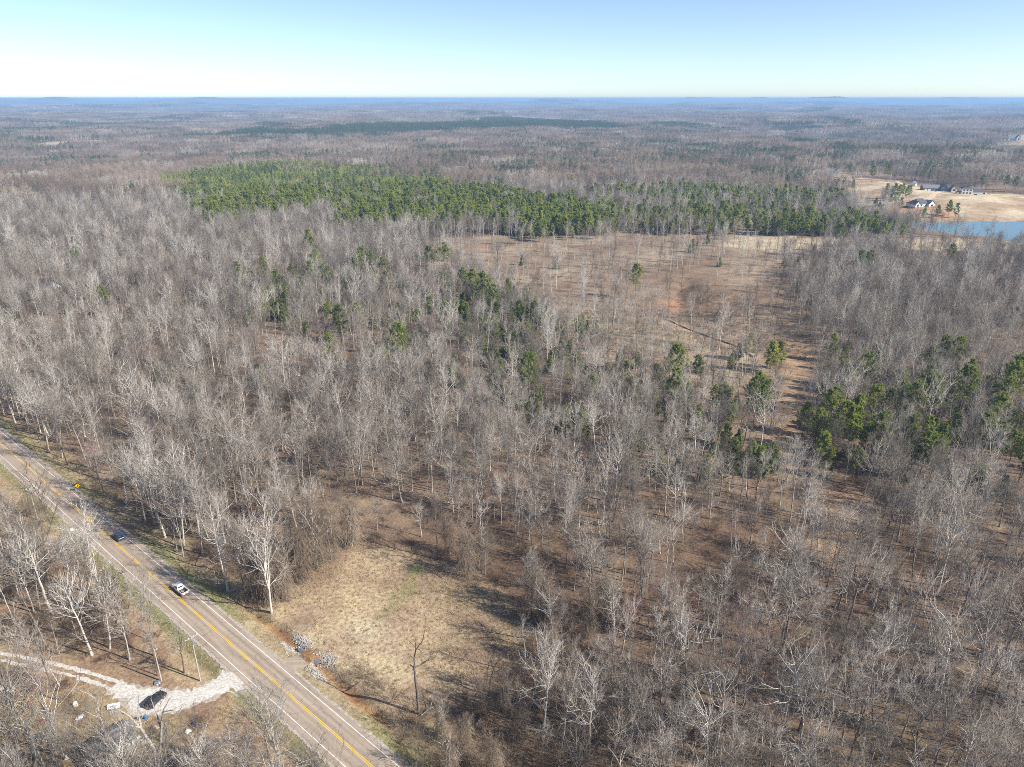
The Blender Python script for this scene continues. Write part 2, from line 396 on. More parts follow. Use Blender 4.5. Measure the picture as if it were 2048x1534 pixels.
def linkobj(name, data, parent=None, loc=None, rz=None, scl=None):
    o = bpy.data.objects.new(name, data); COL.objects.link(o)
    if parent is not None: o.parent = parent
    if loc is not None: o.location = loc
    if rz is not None: o.rotation_euler = (0, 0, rz)
    if scl is not None: o.scale = (scl, scl, scl) if np.isscalar(scl) else scl
    return o
def tag(o, label=None, cat=None, group=None, kind=None):
    if label: o['label'] = label
    if cat: o['category'] = cat
    if group: o['group'] = group
    if kind: o['kind'] = kind
    return o

# ------------------------------------------------------------------ ground
def build_ground():
    ang_f = np.linspace(-52, 52, 470); ang_c = np.linspace(52, 308, 60)[1:-1]
    ang = np.radians(np.concatenate([ang_f, ang_c]))
    r = np.concatenate([[0.01, 20, 40, 55, 65], np.arange(72, 300, 1.15), 300 * 1.0125 ** np.arange(0, 372)])
    r = r[r < 32000]
    nA, nR = len(ang), len(r)
    X = (r[:, None] * np.sin(ang)).ravel(); Y = (r[:, None] * np.cos(ang)).ravel()
    H = height(X, Y)
    i = np.arange(nR * nA).reshape(nR, nA); j = np.roll(i, -1, 1)
    F = np.stack([i[:-1], i[1:], j[1:], j[:-1]], -1).reshape(-1, 4)[:, ::-1]
    me = np_mesh('ground', np.stack([X, Y, H], 1), [F], [M['soil']], smooth=True)
    c = np.zeros((len(X), 4)); c[:, 3] = 1
    litter = np.array([.168, .108, .070]); litter2 = np.array([.245, .172, .115])
    w = (.5 + .5 * np.clip(wave(W3, X, Y), -1, 1))[:, None]
    base = litter * (1 - w) + litter2 * w
    d = np.hypot(X, Y)
    def mix(col, a): 
        nonlocal base
        a = np.clip(a, 0, 1)[:, None]; base = base * (1 - a) + np.array(col) * a
    jit = 2.2 * wave(W3, X * 3.1 + 50, Y * 3.1) + 1.2 * wave(W3, X * 11, Y * 11 + 9)
    nb = wave(W3, X * 2.0, Y * 2.0 - 400); nb2 = wave(W3, X * 6.0 + 100, Y * 6.0)
    s, n = road_sn(X, Y); an = np.abs(n)
    # verge of the road: straw and green
    mix((.36,.28,.165), (1 - sstep(10, 14, an + jit)) * .9)
    mix((.25,.25,.105), (1 - sstep(6.5, 9, an + jit * .6)) * sstep(-.5, .8, nb + .2) * .85)
    mix((.20,.20,.085), np.exp(-((n + 6.6) / 1.3) ** 2) * .7)
    # clearing
    cl = sdist(Z['clearing'], X, Y) + jit * .8
    mix((.40,.295,.185), 1 - sstep(-3, 3, cl))
    mix((.29,.205,.135), (1 - sstep(-3, 3, cl)) * sstep(-.1, .8, nb) * .9); mix((.26,.185,.12), (1 - sstep(-2, 2, cl)) * sstep(.3, 1.2, nb2) * .8)
    mix((.46,.36,.235), (1 - sstep(-6, 0, cl)) * sstep(.6, 1.4, -nb) * .8)
    gs = dline(PG([(835,1128),(830,1145),(808,1185),(780,1215),(740,1250),(690,1280),(640,1300)]), X, Y) + .4 * jit
    gm = 1 - sstep(.3, 2.6, gs)
    mix((.24,.25,.09), gm * .5 * (.6 + .4 * np.clip(nb2, -1, 1)))
    g2 = np.hypot(X - plane_pt(830, 1137)[0], Y - plane_pt(830, 1137)[1]); mix((.17,.28,.06), np.exp(-(g2 / 1.8) ** 2) * .8)
    pale = np.hypot(X - plane_pt(735, 1258)[0], (Y - plane_pt(735, 1258)[1]) * 1.5); mix((.60,.51,.36), np.exp(-(pale / 5) ** 2) * .6)
    # ditch: rusty
    dm = np.exp(-((n - ditch_n(s)) / 1.0) ** 2) * sstep(DITCH_S[0] - 6, DITCH_S[0] + 6, s) * (1 - sstep(DITCH_S[1] - 18, DITCH_S[1] - 4, s))
    mix((.30,.155,.065), dm * .9)
    for hs, hn, ha, hb in ((187.0, 7.6, 2.2, .8), (185.6, 11.9, 1.7, 1.1), (175.4, 8.5, 2.4, .6), (176.0, 11.7, 2.0, 1.0)): mix((.50,.46,.40), np.exp(-((s - hs) / ha) ** 2 - ((n - hn) / hb) ** 2) * 1.1)
    # yard and wood by the driveway
    yd = sdist(Z['yard'], X, Y) + jit
    mix((.42,.32,.17), (1 - sstep(-3, 4, yd)) * (.75 + .25 * nb))
    mix((.27,.26,.10), (1 - sstep(-3, 4, yd)) * sstep(.4, 1.2, nb2 + .3 * nb))
    lw = ((n < -9) & (yd > 0) & (d < 260))
    mix((.36,.25,.155), lw * .6)
    # meadow in the middle distance
    md = sdist(Z['meadow'], X, Y) + jit * 2.5
    mm = 1 - sstep(-8, 8, md)
    mix((.275,.20,.135), mm)
    mix((.36,.28,.19), mm * sstep(.2, 1.2, nb) * .8)
    mix((.21,.14,.095), mm * sstep(.2, 1.2, -nb) * .7)
    fld = sdist(PG([(1480,474),(2100,482),(2100,500),(1700,499),(1540,505),(1440,490)]), X, Y)
    mix((.50,.40,.26), (1 - sstep(-5, 5, fld + jit)) * .9)
    pas = sdist(PG([(1250,630),(1330,650),(1500,715),(1520,760),(1400,740),(1200,690)]), X, Y) + jit * 2
    mix((.34,.26,.165), (1 - sstep(-8, 10, pas)) * .8)
    gul = np.array(plane_pt(1400, 580)); mix((.20,.125,.075), mm * np.exp(-(np.hypot(X - gul[0], (Y - gul[1]) * .6) / 45) ** 2) * .8)
    for px, py, rad in ((1352,607,9),(1338,610,6),(1290,478,8),(960,495,8),(1180,500,7)):
        q = plane_pt(px, py); mix((.36,.19,.11), np.exp(-((X - q[0]) ** 2 + ((Y - q[1]) * .7) ** 2) / rad ** 2 + .3 * nb2) * .8)
    tr = dline(TRACK, X, Y) + jit * .6; mix((.46,.32,.20), (1 - sstep(1, 4.5, tr)) * .8)
    co = dline(CORR, X, Y) + jit * 1.1; mix((.36,.235,.14), (1 - sstep(4, 9, co)) * .9)
    # knoll beyond the lake
    kn = sdist(Z['knoll'], X, Y) + jit * 2
    km = 1 - sstep(-5, 8, kn)
    mix((.42,.31,.19), km); mix((.52,.42,.28), km * sstep(0, 1, nb)); mix((.33,.22,.135), km * sstep(.2, 1, -nb) * .7)
    ry = sdist(PG([(1780,412),(1830,405),(1860,412),(1900,428),(1930,440),(1840,438),(1790,430)]), X, Y) + jit * 2
    mix((.42,.20,.10), (1 - sstep(-8, 5, ry)) * (.55 + .35 * np.clip(nb2, -1, 1)))
    yw = sdist(PG([(1830,372),(1880,382),(2140,394),(2140,402),(1960,399),(1870,400),(1840,412),(1825,395)]), X, Y) + jit * 2
    mix((.58,.46,.28), (1 - sstep(-6, 8, yw)) * .8)
    hl = sdist(Z['houselot'], X, Y); mix((.55,.42,.26), 1 - sstep(-3, 6, hl))
    lf = sdist(Z['lotfar'], X, Y); mix((.45,.36,.22), 1 - sstep(-5, 8, lf))
    # far country: woods fading into each other, a few pale fields and dark green stands
    f1 = wave(W1, X * 1.9 + 900, Y * 1.2); f2 = wave(W1, X * 2.3 - 2000, Y * 1.5 + 700)
    far = sstep(3500, 6500, d)
    mix((.185,.155,.13), far * .9)
    mix((.06,.085,.04), far * sstep(.7, 1.2, f1) * .9)
    mix((.42,.34,.22), sstep(1900, 2600, d) * sstep(2.05, 2.2, f2))
    c[:, :3] = base
    ca = me.color_attributes.new("soil", 'FLOAT_COLOR', 'POINT'); ca.data.foreach_set("color", c.astype(np.float32).ravel())
    o = linkobj('ground', me); tag(o, 'brown leaf littered ground with straw clearings reaching the horizon', 'ground', kind='structure')
build_ground()

# ------------------------------------------------------------------ road
def strip(name, s0, s1, n0, n1, z, mat, step=6, parent=None, ragged=0.0, rng=None):
    """a band along the road, in the road's own axes"""
    k = max(2, int((s1 - s0) / step)); S = np.linspace(s0, s1, k + 1)
    a = np.full(k + 1, n0); b = np.full(k + 1, n1)
    if ragged:
        a = a + rng.normal(0, ragged, k + 1); b = b + rng.normal(0, ragged, k + 1)
    V = np.concatenate([np.stack([S, a, np.full(k + 1, z)], 1), np.stack([S, b, np.full(k + 1, z)], 1)])
    i = np.arange(k); F = np.stack([i, i + 1, i + k + 2, i + k + 1], 1)
    return linkobj(name, np_mesh(name, V, [F], [mat]), parent)
def put_on_road(o):
    o.location = (RA[0], RA[1], 0); o.rotation_euler = (0, 0, ROAD_YAW); return o
RF = -1 if (RN @ np.array([-RD[1], RD[0]])) < 0 else 1     # local y of the strip vs. n
S0, S1 = -330, 300
rs = np.random.default_rng(3)
sh = put_on_road(strip('gravel_shoulder', S0, S1, -5.25, 5.0, -.035, M['shoulder'], .5, ragged=.14, rng=rs)); tag(sh, 'pale gravel shoulder along both sides of the road', 'shoulder', kind='structure')
rd = put_on_road(strip('road', S0, S1, -4.55, 4.4, 0.0, M['asphalt'], 2.5, ragged=.05, rng=rs)); tag(rd, 'straight two lane tan asphalt road with cracks', 'road', kind='structure')
for n0 in (-3.35, 3.35): strip('edge_line', S0, S1, n0 - .075, n0 + .075, .006, M['white_paint'], 20, rd)
for n0 in (-.17, .17): strip('centre_line', S0, S1, n0 - .075, n0 + .075, .006, M['yellow_paint'], 20, rd)

def ribbon(name, P, w, mat, zoff, ragged=.3, step=1.2, seed=1, off=0.0):
    rng = np.random.default_rng(seed)
    seg = np.linalg.norm(np.diff(P, axis=0), axis=1); cum = np.concatenate([[0], np.cumsum(seg)])
    t = np.arange(0, cum[-1], step); x = np.interp(t, cum, P[:, 0]); y = np.interp(t, cum, P[:, 1])
    for _ in range(3):
        x[1:-1] = (x[:-2] + x[1:-1] + x[2:]) / 3; y[1:-1] = (y[:-2] + y[1:-1] + y[2:]) / 3
    dx, dy = np.gradient(x), np.gradient(y); l = np.hypot(dx, dy); nx, ny = -dy / l, dx / l
    ww = np.interp(np.linspace(0, 1, len(t)), np.linspace(0, 1, len(np.atleast_1d(w))), np.atleast_1d(w)) / 2
    cols = []
    for f in (-1, -.33, .33, 1):
        o = off + f * ww + (rng.normal(0, ragged, len(t)) if abs(f) == 1 else 0)
        cols.append(np.stack([x + nx * o, y + ny * o, height(x + nx * o, y + ny * o) + zoff - (.06 if abs(f) == 1 else 0)], 1))
    V = np.concatenate(cols); k = len(t); i = np.arange(k - 1)
    F = np.concatenate([np.stack([i + c * k, i + 1 + c * k, i + 1 + (c + 1) * k, i + (c + 1) * k], 1) for c in range(3)])
    return linkobj(name, np_mesh(name, V, [F[:, ::-1]], [mat]))
ds_ = ribbon('driveway_edge', DRIVE, [13, 7.6, 6.2, 8.5, 9.5, 5.5, 4.4], M['shoulder'], .05, .5, .8, seed=14); tag(ds_, 'tan gravelly margin of the driveway', 'driveway', kind='structure')
dw = ribbon('driveway', DRIVE, [10, 4.8, 4.2, 6.2, 6.5, 3.6, 2.6], M['gravel'], .10, .45, .7, seed=4); tag(dw, 'white gravel driveway curving off the road', 'driveway', kind='structure')
for o_ in (-.95, .95):
    t_ = ribbon('wheel_track', DRIVE2, 0.95, M['gravel'], .07, .16, .9, seed=5 + int(o_ > 0), off=o_)
    tag(t_, 'white gravel wheel rut of the farm track', 'track', kind='structure')
def sheet(name, P, z, mat, label, cat):
    k = len(P); me = bpy.data.meshes.new(name); me.from_pydata([(p[0], p[1], z) for p in P], [], [list(range(k))]); me.materials.append(mat)
    o = linkobj(name, me); tag(o, label, cat, kind='structure'); return o
def grow_poly(P, m):
    c = P.mean(0); d = P - c; return c + d * (1 + m / np.linalg.norm(d, axis=1, keepdims=True))
lkz = float(h_base(*Z['lake'].mean(0))) - .9
sheet('lake_water', grow_poly(Z['lake'], 14), lkz, M['water'], 'blue lake water below the grassy knoll', 'lake')
pfz = float(h_base(*Z['pondfar'].mean(0))) - 1.5
sheet('pond_water', grow_poly(Z['pondfar'], 20), pfz, M['water'], 'small far blue pond at the right edge', 'pond')
# concrete apron of the field entrance over the culvert
ax_, ay_ = road_xy(CUL_S, 7.0)
ribbon('entrance_apron', np.array([road_xy(CUL_S, 4.6), road_xy(CUL_S, 6.5), road_xy(CUL_S, 8.6)]), [5.6, 5.0, 4.6], M['asphalt'], .09, .08, .5)['kind'] = 'structure'
hdw = np.array(GH([1830,1845,1860,1872,1880],[412,405,396,388,381])[:2]).T
ribbon('gravel_lane', hdw, [9, 8, 7, 7], plain('sand_lane', (.62,.47,.31), .95, var=.15, scale=.2), .35, .5, 4)['kind'] = 'structure'
hdr = np.array(GH([1700,1740,1790,1830,1880,1930,2000,2060],[356,358,362,378,383,387,391,394])[:2]).T
ribbon('house_road', hdr, [7, 7, 7], bpy.data.materials['sand_lane'], .30, .6, 5)['kind'] = 'structure'

# ------------------------------------------------------------------ plants
def bare_tree(seed, H, style):
    """returns (trunk Geo, crown Geo); metres, base at the origin"""
    g = np.random.default_rng(seed); T, C = Geo(), Geo()
    K = 8
    lean = g.normal(0, .045, 2)
    top = H * (.80 if style != 'spread' else .52)
    z = np.linspace(-.3, top, K + 1); wob = np.cumsum(g.normal(0, .012 * H / K * 2, (K + 1, 2)), 0); wob[0] = 0
    P = np.zeros((1, K + 1, 3)); P[0, :, 2] = z; P[0, :, 0] = lean[0] * z + wob[:, 0]; P[0, :, 1] = lean[1] * z + wob[:, 1]
    r0 = H * (.0118 if style != 'slender' else .0085) * g.uniform(.9, 1.15)
    rr = (r0 * (1 - .78 * np.linspace(0, 1, K + 1) ** 1.1))[None]; rr[0, 0] *= 1.35
    tubes(T, P, rr, 6)
    if style == 'forked':
        q = g.uniform(.30, .42); i = int(q * K)
        for sgn in (1, -1):
            d = np.array([[sgn * .35, g.normal(0, .2), 1.]]); F = poly(P[:, i], d, H * .55, 6, .5, .06, g)
            tubes(T, F, (r0 * .62 * (1 - .75 * np.linspace(0, 1, 7)))[None], 5)
            P = np.concatenate([P, np.concatenate([F, F[:, -1:] + (F[:, -1:] - F[:, -2:-1]), F[:, -1:] + 2 * (F[:, -1:] - F[:, -2:-1])], 1)], 0)
    nl, cb, Rc, el0, el1 = {'tall': (21, .47, .235, 24, 64), 'spread': (17, .42, .38, 14, 58), 'slender': (14, .56, .15, 24, 62), 'forked': (12, .38, .23, 24, 60)}[style]
    pos, ddir, ln = [], [], []
    for b in range(len(P)):
        n = nl if b == 0 else 10
        f = np.sort(g.uniform(cb if style != 'spread' else .62, 1.0, n)); f[-2:] = 1.0
        if style in ('tall', 'slender') and g.random() < .7: f[0] = g.uniform(.22, .4)
        t = f * K; i = np.minimum(t.astype(int), K - 1); w = (t - i)[:, None]
        p = P[b, i] * (1 - w) + P[b, i + 1] * w
        az = np.arange(n) * 2.4 + g.uniform(0, 6) + g.normal(0, .35, n)
        rel = (f - cb) / (1 - cb); el = np.radians(el0 + (el1 - el0) * np.clip(rel, 0, 1) + g.normal(0, 8, n))
        d = np.stack([np.cos(az) * np.cos(el), np.sin(az) * np.cos(el), np.sin(el)], 1)
        prof = {'spread': 1.0}.get(style, 1.0) * (1.15 - .55 * np.abs(np.clip(rel, 0, 1) - .35)) * g.uniform(.5, 1.3, n)
        pos.append(p); ddir.append(d); ln.append(H * Rc * prof * 1.25)
    pos, ddir, ln = np.concatenate(pos), np.concatenate(ddir), np.concatenate(ln)
    L1 = poly(pos, ddir, ln, 5, .55 if style != 'spread' else .75, .19, g)
    r1 = (r0 * .34 * (ln / ln.max()) ** .8)[:, None] * (1 - .8 * np.linspace(0, 1, 6))[None]
    tubes(T, L1, r1, 4)
    m2 = 6 if style != 'slender' else 5
    p2, d2, t2 = sprout(L1, m2, .18, 1.0, .72, g); l2 = np.repeat(ln, m2) * (.62 - .30 * t2) * g.uniform(.7, 1.2, len(t2))
    L2 = poly(p2, d2, l2, 3, .38, .16, g)
    tubes(C, L2, np.clip(l2 * .0150, .022, .06)[:, None] * (1 - .6 * np.linspace(0, 1, 4))[None], 3, 1)
    m3 = 4
    p3, d3, t3 = sprout(L2, m3, .12, 1.0, .68, g); l3 = np.repeat(l2, m3) * .55 * g.uniform(.5, 1.25, len(t3)) + .25
    L3 = poly(p3, d3, l3, 2, .30, .14, g)
    cones(C, L3[:, 0], L3[:, 2], .020)
    p4, d4, t4 = sprout(L3, 1, .3, 1.0, .6, g)
    cones(C, p4, p4 + d4 * g.uniform(.35, 1.0, len(p4))[:, None] + [0, 0, .1], .014)
    return T, C
def vine_tree(seed, H):
    g = np.random.default_rng(seed); T, C = bare_tree(seed, H, 'tall' if seed % 2 else 'forked'); V = Geo()
    # dry vines wrapping the trunk and hanging in curtains from the limbs
    n = 420; z = H * g.uniform(.12, .92, n); rad = H * .035 + H * .10 * g.random(n) ** .8 * np.sin(np.pi * np.clip(z / H, 0, 1)) ** .5
    az = g.uniform(0, 2 * np.pi, n); S = np.stack([np.cos(az) * rad, np.sin(az) * rad, z], 1)
    d = np.stack([np.cos(az) * .25, np.sin(az) * .25, -np.ones(n)], 1) + g.normal(0, .2, (n, 3))
    L = np.minimum(z * .9, H * g.uniform(.08, .42, n)); P = poly(S, d, L, 5, -.3, .16, g)
    tubes(V, P, np.full((n, 6), .022) * g.uniform(.6, 1.4, n)[:, None], 3)
    p, dd, t = sprout(P, 6, .05, 1., .9, g); cones(V, p, p + dd * g.uniform(.3, .9, len(p))[:, None], .017)
    return T, C, V
def pine_tree(seed, H, kind='old'):
    g = np.random.default_rng(seed); T, C = Geo(), Geo()
    K = 7; z = np.linspace(-.3, H * .97, K + 1); P = np.zeros((1, K + 1, 3)); P[0, :, 2] = z
    P[0, :, :2] = np.cumsum(g.normal(0, .05, (K + 1, 2)), 0)
    r0 = H * .0105; tubes(T, P, (r0 * (1 - .85 * np.linspace(0, 1, K + 1)))[None], 6)
    cb, n, Rc = {'old': (.42, 50, .215), 'young': (.25, 48, .21), 'sapling': (.08, 42, .26)}[kind]
    f = np.sort(g.uniform(cb, .985, n)); rel = (f - cb) / (1 - cb)
    prof = (np.clip(rel / .22, .45, 1) * (1 - rel) ** .62 + .10) if kind != 'sapling' else (1 - rel) ** .85 + .08
    ln = H * Rc * prof * g.uniform(.6, 1.3, n); az = np.arange(n) * 2.4 + g.normal(0, .5, n)
    el = np.radians(-2 + 42 * rel + g.normal(0, 9, n)); d = np.stack([np.cos(az) * np.cos(el), np.sin(az) * np.cos(el), np.sin(el)], 1)
    t = f * K; i = np.minimum(t.astype(int), K - 1); w = (t - i)[:, None]; p = P[0, i] * (1 - w) + P[0, i + 1] * w
    B = poly(p, d, ln, 3, .25, .10, g); tubes(T, B, (np.clip(ln * .014, .02, .07))[:, None] * (1 - .7 * np.linspace(0, 1, 4))[None], 3)
    m = 4; p2, d2, t2 = sprout(B, m, .3, 1., .7, g); l2 = np.repeat(ln, m) * .42 * g.uniform(.6, 1.2, len(t2)) + .3
    B2 = poly(p2, d2, l2, 2, .3, .1, g)
    # tufts at the shoots
    c1, dd1, _ = sprout(B2, 4, .35, 1., .2, g); c2, dd2, _ = sprout(B, 5, .45, 1., .15, g); c = np.concatenate([c1, c2]); dd = np.concatenate([dd1, dd2])
    q = 5; c = np.repeat(c, q, 0); dd = np.repeat(dd, q, 0)
    nd = unit(dd * .7 + g.normal(0, .62, c.shape) + [0, 0, .25]); l = g.uniform(.40, .75, len(c)) * (1.15 if kind == 'old' else 1.0)
    ax = np.array([0, 0, 1.]) * (c[:, 2:3] - .12 * H); blades(C, c + g.normal(0, .16, c.shape), c + nd * l[:, None], .22, g, 0, unit(c - ax) + [0, 0, .55])
    return T, C
def cedar_tree(seed, H):
    g = np.random.default_rng(seed); T, C = Geo(), Geo()
    P = np.zeros((1, 4, 3)); P[0, :, 2] = np.linspace(-.2, H * .9, 4); P[0, 1:, :2] = g.normal(0, .15, (3, 2)); tubes(T, P, np.array([[.14, .11, .07, .03]]), 5)
    n = 130; f = g.random(n) ** .8 * .95 + .04; az = g.uniform(0, 6.28, n); lob = 1 + .45 * np.sin(az * 3 + f * 9 + seed); ln = H * .30 * ((1 - f) ** .8 + .08) * g.uniform(.35, 1.3, n) * lob
    d = np.stack([np.cos(az), np.sin(az), np.full(n, .55)], 1); s = np.zeros((n, 3)); s[:, 2] = f * H * .93
    B = poly(s, d, ln, 3, .35, .16, g); p, dd, _ = sprout(B, 6, .25, 1., .5, g)
    p = np.repeat(p, 6, 0); dd = np.repeat(dd, 6, 0)
    blades(C, p, p + unit(dd + g.normal(0, .55, p.shape) + [0, 0, .3]) * g.uniform(.2, .55, len(p))[:, None], .12, g, 0, p * [1, 1, 0] + [0, 0, .4])
    return T, C
def shrub(seed, H, w):
    g = np.random.default_rng(seed); C = Geo(); n = 26
    az = g.uniform(0, 6.28, n); r = w * .3 * np.sqrt(g.random(n)); S = np.stack([np.cos(az) * r, np.sin(az) * r, np.full(n, -.1)], 1)
    d = np.stack([np.cos(az) * .5, np.sin(az) * .5, np.ones(n)], 1) + g.normal(0, .25, (n, 3))
    P = poly(S, d, H * g.uniform(.5, 1.15, n), 4, -.15, .16, g); tubes(C, P, np.full((n, 5), .022) * np.linspace(1, .4, 5)[None], 3)
    p, dd, t = sprout(P, 9, .2, 1., .7, g); l = H * g.uniform(.12, .35, len(p)); cones(C, p, p + dd * l[:, None], .014)
    q = p + dd * l[:, None] * .6; cones(C, q, q + unit(dd + g.normal(0, .6, q.shape)) * (l * .6)[:, None], .012)
    return C
def tuft(seed, H, w, n=26):
    g = np.random.default_rng(seed); C = Geo(); az = g.uniform(0, 6.28, n); r = w * np.sqrt(g.random(n))
    S = np.stack([np.cos(az) * r, np.sin(az) * r, np.full(n, -.05)], 1); az2 = g.uniform(0, 6.28, n); l = H * g.uniform(.5, 1.1, n)
    E = S + np.stack([np.cos(az2) * l * .55, np.sin(az2) * l * .55, l], 1); blades(C, S, E, .07, g); return C

SRC = {}                                           # sources of the scattered masses, kept out of the scene's own objects
def source(coll, name, geos, mats):
    if coll not in SRC: SRC[coll] = bpy.data.collections.new(coll)
    g = Geo()
    for k, x in enumerate(geos): g.merged(x, [k, 0, 0, 0] if len(geos) > 1 else [0, 1, 2, 3])
    o = bpy.data.objects.new(f"{coll}_{len(SRC[coll].objects):02d}", g.mesh(name, mats)); SRC[coll].objects.link(o); return o

BARE = []                                          # (trunk mesh, crown mesh, style, height)
specs = [('tall', 25), ('tall', 23), ('tall', 21.5), ('tall', 26), ('tall', 20), ('spread', 19), ('spread', 17), ('slender', 19), ('slender', 21.5), ('forked', 22), ('forked', 19), ('slender', 16), ('spread', 15), ('tall', 17), ('forked', 15)]
for k, (st, H) in enumerate(specs):
    T, C = bare_tree(100 + k, H, st)
    BARE.append((T.mesh('trunk', [M['bark']], True), C.mesh('crown', [M['twig'], M['bark']]), C.mesh('crown', [M['twig_red'], M['bark']]), st, H))
    source('bare', 'bare_tree', [T, C], [M['bark'], M['twig'] if k % 4 else M['twig_brown']])
VINE = []
for k, H in enumerate((17, 14, 19, 12)):
    T, C, V = vine_tree(300 + k, H); VINE.append((T.mesh('trunk', [M['bark']], True), C.mesh('crown', [M['twig_brown']]), V.mesh('hanging_vines', [M['vine']]), H))
PINE = {}
for kind, Hs in (('old', (23, 20, 17)), ('young', (16, 14, 12)), ('sapling', (8, 6))):
    PINE[kind] = []
    for k, H in enumerate(Hs):
        T, C = pine_tree(400 + k + 10 * len(PINE), H, kind); nm = 'needle_young' if kind == 'sapling' else ('needle_dark' if kind == 'old' else 'needle')
        PINE[kind].append((T.mesh('trunk', [M['pinebark']], True), C.mesh('crown', [M[nm]]), H))
        source('pine_' + kind, 'pine_tree', [T, C], [M['pinebark'], M[nm]])
CEDAR = []
for k, H in enumerate((10, 7.5)):
    T, C = cedar_tree(500 + k, H); CEDAR.append((T.mesh('trunk', [M['pinebark']]), C.mesh('crown', [M['cedar']]), H))
for k, (H, w) in enumerate(((2.6, 2.4), (1.7, 2.0), (3.6, 3.0), (1.2, 1.6), (5.2, 3.4))): source('shrub', 'shrub', [shrub(600 + k, H, w)], [M['brush']])
for k, (H, w) in enumerate(((.42, .38), (.55, .45), (.34, .5), (.75, .5))): source('tuft', 'grass_tuft', [tuft(700 + k, H, w)], [M['straw']])
for k, (H, w) in enumerate(((.30, .40), (.45, .45))): source('sedge', 'grass_tuft', [tuft(720 + k, H, w)], [M['sedge']])

# far woods: patches of many small trees, seen from a kilometre and more
def far_bare(g, n, S):
    G_ = Geo(); x = g.uniform(-S / 2, S / 2, n); y = g.uniform(-S / 2, S / 2, n); H = g.uniform(13, 22, n); base = np.stack([x, y, np.zeros(n)], 1)
    top = base + np.stack([g.normal(0, .6, n), g.normal(0, .6, n), H * .8], 1); cones(G_, base, top, .20, 0)
    m = 58; f = g.uniform(.42, .85, (n, m)); p = base[:, None] + np.stack([np.zeros((n, m)), np.zeros((n, m)), f * H[:, None]], -1)
    az = g.uniform(0, 6.28, (n, m)); el = np.radians(25 + 50 * f); out = H[:, None] * .14 * g.random((n, m)) ** .6
    p = p + np.stack([np.cos(az) * out, np.sin(az) * out, out * .4], -1)
    d = np.stack([np.cos(az) * np.cos(el), np.sin(az) * np.cos(el), np.sin(el)], -1); l = H[:, None, None] * .15 * g.uniform(.5, 1.3, (n, m, 1))
    cones(G_, p.reshape(-1, 3), (p + d * l).reshape(-1, 3), .10, 1); return G_
def far_pine(g, n, S):
    G_ = Geo(); x = g.uniform(-S / 2, S / 2, n); y = g.uniform(-S / 2, S / 2, n); H = g.uniform(12, 19, n); base = np.stack([x, y, np.zeros(n)], 1)
    cones(G_, base, base + np.stack([0 * H, 0 * H, H], 1), .16, 0); m = 80
    f = g.uniform(.4, 1.0, (n, m)); az = g.uniform(0, 6.28, (n, m)); r = H[:, None] * .16 * (1.12 - f) ** .6 * g.random((n, m)) ** .5
    p = base[:, None] + np.stack([np.cos(az) * r, np.sin(az) * r, f * H[:, None]], -1); d = unit(np.stack([np.cos(az), np.sin(az), g.normal(.5, .6, (n, m))], -1))
    blades(G_, p.reshape(-1, 3), (p + unit(np.cross(d, g.normal(0, 1, d.shape)) + .4 * d) * g.uniform(.7, 1.6, (n, m, 1))).reshape(-1, 3), .62, g, 1, d.reshape(-1, 3)); return G_
PS = 56.0
for k in range(5): source('farbare', 'far_wood', [far_bare(np.random.default_rng(800 + k), 62, PS * 1.06)], [M['bark'], M['twig'] if k == 1 else M['twig_brown']])
for k in range(3): source('farpine', 'far_pines', [far_pine(np.random.default_rng(830 + k), 60, PS * 1.03)], [M['pinebark'], M['needle_mature' if k else 'needle']])
for k in range(4): source('pineclump', 'far_pine_clump', [far_pine(np.random.default_rng(840 + k), 3 + 3 * k, 9 + 6 * k)], [M['pinebark'], M['needle_mature']])

